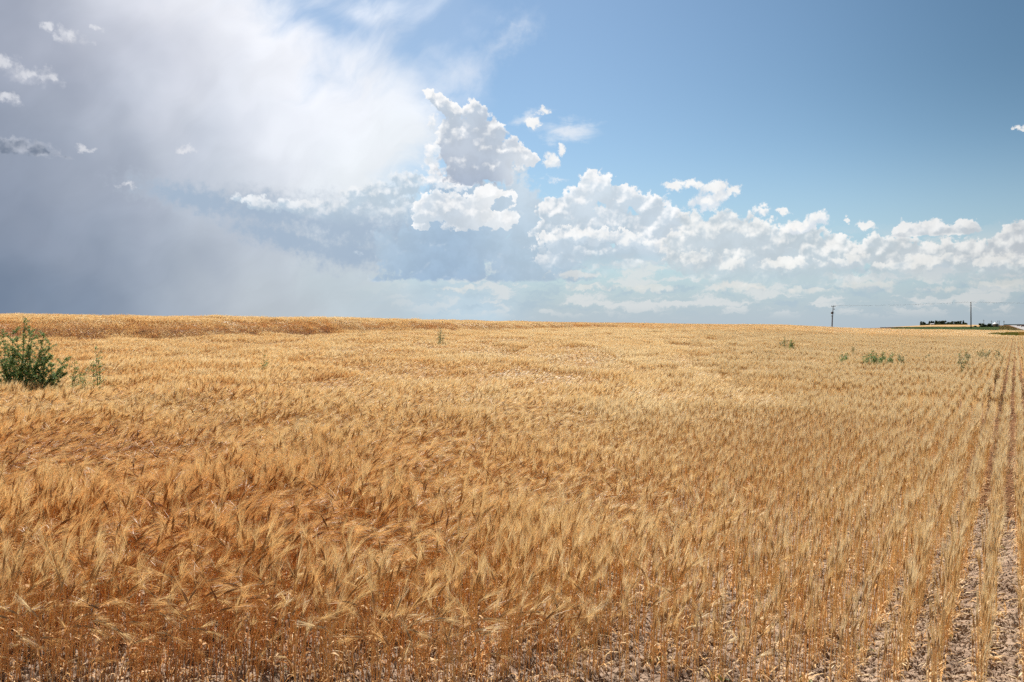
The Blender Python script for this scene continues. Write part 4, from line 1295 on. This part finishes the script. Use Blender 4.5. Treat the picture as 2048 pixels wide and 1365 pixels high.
for s_ in (-0.2, 0.2): b.tube([(0.4 * gr + s_, -gr * 0.95, 0.2), (0.4 * gr + s_, -gr * 0.95, gh)], 0.03, 4)
for k in range(9): b.tube([(0.4 * gr - .2, -gr * .95, .4 + k * gh / 10), (0.4 * gr + .2, -gr * .95, .4 + k * gh / 10)], 0.02, 4)
b.build("ladder", M_DARK, root)

# pale farm shed half hidden by the shelterbelt
M_PAINT = plain("pale_painted_boards", (0.7, 0.7, 0.68), 0.6, 0, 0.06); M_SHEDROOF = plain("pale_metal_roof", (0.6, 0.62, 0.64), 0.4, 0.2, 0.06)
YH = 1280.0; hx = at(1864, YH); hz = float(zg(hx, YH))
root = bpy.data.objects.new("farm_shed", None); COL.objects.link(root); root.location = (hx, YH, hz); tag(root, "small pale farm shed showing between the far shelterbelt trees", "shed")
b = MB(); b.box((0, 0, 0.9), (4.6, 4, 1.8)); b.build("wall", M_PAINT, root)
b = MB(); b.v = [(-2.5, -2.3, 1.75), (2.5, -2.3, 1.75), (2.5, 2.3, 1.75), (-2.5, 2.3, 1.75), (-2.5, 0, 2.7), (2.5, 0, 2.7)]
b.f = [(0, 1, 5, 4), (2, 3, 4, 5), (0, 4, 3), (1, 2, 5), (0, 3, 2, 1)]; b.m = [0] * 5; b.build("roof", M_SHEDROOF, root)
b = MB(); b.box((-1.0, -2.02, 0.7), (1.1, 0.08, 1.35)); b.build("door", M_DARK, root)

# ------------------------------------------------------------------ utility poles and cables
M_POLE = plain("weathered_pole_wood", (0.10, 0.075, 0.06), 0.85, 0, 0.25, 1.5); M_CABLE = plain("cable_metal", (0.18, 0.18, 0.19), 0.5, 0.3, 0.05)
M_CAN = plain("transformer_paint", (0.22, 0.21, 0.20), 0.5, 0.2, 0.1); M_CER = plain("insulator_glaze", (0.32, 0.30, 0.28), 0.25, 0, 0.1)


def pole_root(label, px, Y, group="roadside utility poles"):
    x = at(px, Y); root = bpy.data.objects.new("utility_pole", None); COL.objects.link(root); root.location = (x, Y, float(zg(x, Y)) - 0.3); return tag(root, label, "utility pole", group)


YP1, YP2 = 330.0, 313.0
r1 = pole_root("weathered utility pole with transformer and meter box on the hill crest", 1664, YP1)
t1z = z_row(612, YP1) - r1.location.z
b = MB(); b.tube([(0, 0, 0), (0.17, 0, t1z * .5), (0.36, 0, t1z)], [0.17, 0.15, 0.12], 10); b.build("post", M_POLE, r1, True)
lx = lambda row: 0.36 * (z_row(row, YP1) - r1.location.z) / t1z
zz = lambda row: z_row(row, YP1) - r1.location.z
b = MB(); b.tube([(lx(626) - 0.42, -0.1, zz(628.4)), (lx(626) - 0.42, -0.1, zz(624.4))], 0.30, 12); b.tube([(lx(626) - 0.42, -0.1, zz(624.5)), (lx(626) - 0.42, -0.1, zz(623.8))], [0.22, 0.12], 12)
tf = b.build("transformer", M_CAN, r1, True)
b = MB(); b.box((lx(626), -0.24, zz(626)), (0.34, 0.14, 0.72)); b.build("mounting_bracket", M_DARK, r1)
b = MB(); b.tube([(lx(619), -0.1, zz(619)), (lx(619) + 0.42, -0.1, zz(618.6))], 0.05, 6); b.tube([(lx(619) + 0.42, -0.1, zz(619.6)), (lx(619) + 0.42, -0.1, zz(617.6))], [0.13, 0.10], 8); b.build("insulator", M_CER, r1)
b = MB(); b.box((0.36, -0.18, t1z - 0.25), (1.5, 0.12, 0.14)); b.build("crossarm", M_POLE, r1)
for sx in (-0.25, 0.36, 0.98):
    b = MB(); b.tube([(sx, -.18, t1z - .18), (sx, -.18, t1z + .1)], [0.08, 0.05], 8); b.build("insulator", M_CER, r1)
b = MB(); b.box((lx(632) - 0.40, -0.08, zz(632.4)), (0.34, 0.2, 0.28)); b.tube([(lx(632) - 0.32, -0.05, zz(632.6)), (-0.20, 0, 0.2)], 0.045, 6); b.build("conduit", M_CER, r1)
r2 = pole_root("tall plain brown utility pole standing in front of the green band", 1942, YP2)
t2z = z_row(605, YP2) - r2.location.z
b = MB(); b.tube([(0, 0, 0), (-0.06, 0, t2z * .5), (-0.12, 0, t2z)], [0.19, 0.17, 0.13], 10); b.build("post", M_POLE, r2, True)
b = MB(); b.tube([(-0.12, 0, t2z - .05), (-0.12, 0, t2z + .22)], [0.10, 0.06], 8); b.build("insulator", M_CER, r2)


def cable(label, a, b_, sag, rad):
    a, b_ = np.array(a), np.array(b_); mb = MB(); n = 24
    mb.tube([a + (b_ - a) * (k / n) - np.array([0, 0, sag * 4 * (k / n) * (1 - k / n)]) for k in range(n + 1)], rad * 1.25, 5)
    return tag(mb.build("overhead_cable", M_CABLE, None, True), label, "cable", "overhead cables of the power line")


P1 = (r1.location.x + 0.36, YP1, r1.location.z + t1z + 0.1); P2 = (r2.location.x - 0.12, YP2, r2.location.z + t2z + 0.1)
P3 = (P2[0] + (P2[0] - P1[0]), P2[1] - 17, P2[2] - 0.15)
cable("long sagging cable strung between the two utility poles", P1, P2, 0.42, 0.017)
cable("cable leaving the tall brown pole towards the right edge", P2, P3, 0.55, 0.017)
FARP = [(1967.3, 640.2, 900, 0, "thin far pole rising behind the larger dark round tree"), (1983, 641.5, 900, 0, "thin far pole rising behind the upright tree"),
        (1995.5, 641.6, 880, 2, "left post of the far pair behind the grain bin"), (1998.5, 641.6, 880, 2, "right post of the far pair behind the grain bin"),
        (2007.6, 642.3, 880, 1, "far pole with crossarms standing alone right of the grain bin")]
for px, rt, Y, kind, lab in FARP:
    ro = pole_root(lab, px, Y, "distant utility poles"); H = z_row(rt, Y) - ro.location.z
    b = MB(); b.tube([(0, 0, 0), (0, 0, H)], [0.20, 0.14], 6); b.build("post", M_POLE, ro)
    b = MB(); b.box((0, -0.2, H - 0.5), (1.5, 0.14, 0.16)); b.build("crossarm", M_POLE, ro)
    if kind == 1: b = MB(); b.box((0, -0.2, H - 2.0), (1.3, 0.14, 0.16)); b.build("crossarm", M_POLE, ro)


# ------------------------------------------------------------------ cars on the far road
def car(label, px, Y, col, ang):
    x = at(px, Y); root = bpy.data.objects.new("car", None); COL.objects.link(root)
    root.location = (x, Y, float(zg(x, Y)) + 0.18); root.rotation_euler = (0, 0, ang); tag(root, label, "car", "cars on the far road")
    paint = plain("car_paint", col, 0.3, 0.2, 0.03)
    b = MB(); prof = [(-2.1, .35), (-2.15, .75), (-1.9, .95), (-1.2, 1.02), (1.0, 1.0), (2.0, .82), (2.15, .5), (2.1, .3)]
    i0 = 0
    for s_ in (-0.85, 0.85): b.v += [(p[0], s_, p[1]) for p in prof]
    k = len(prof)
    for j in range(k): b.f.append((j, (j + 1) % k, k + (j + 1) % k, k + j)); b.m.append(0)
    b.f += [tuple(range(k))[::-1], tuple(range(k, 2 * k))]; b.m += [0, 0]; b.build("body", paint, root)
    b = MB(); cp = [(-1.5, 1.0), (-0.9, 1.48), (0.35, 1.48), (1.0, 1.0)]
    for s_ in (-0.72, 0.72): b.v += [(p[0], s_, p[1]) for p in cp]
    for j in range(4): b.f.append((j, (j + 1) % 4, 4 + (j + 1) % 4, 4 + j)); b.m.append(0)
    b.f += [(3, 2, 1, 0), (4, 5, 6, 7)]; b.m += [0, 0]; b.build("cabin_glass", M_DARK, root)
    for wx_ in (-1.35, 1.35):
        for wy_ in (-0.82, 0.82): b = MB(); b.tube([(wx_, wy_ - .1, .32), (wx_, wy_ + .1, .32)], 0.33, 14); b.build("wheel", M_DARK, root)


RA = math.pi / 2 - math.atan(986 / FPX)
car("small dark car far along the road near the horizon", 2037, 620, (0.03, 0.03, 0.035), RA)
car("dark red car on the road at the right edge", 2046.5, 470, (0.10, 0.03, 0.03), RA)
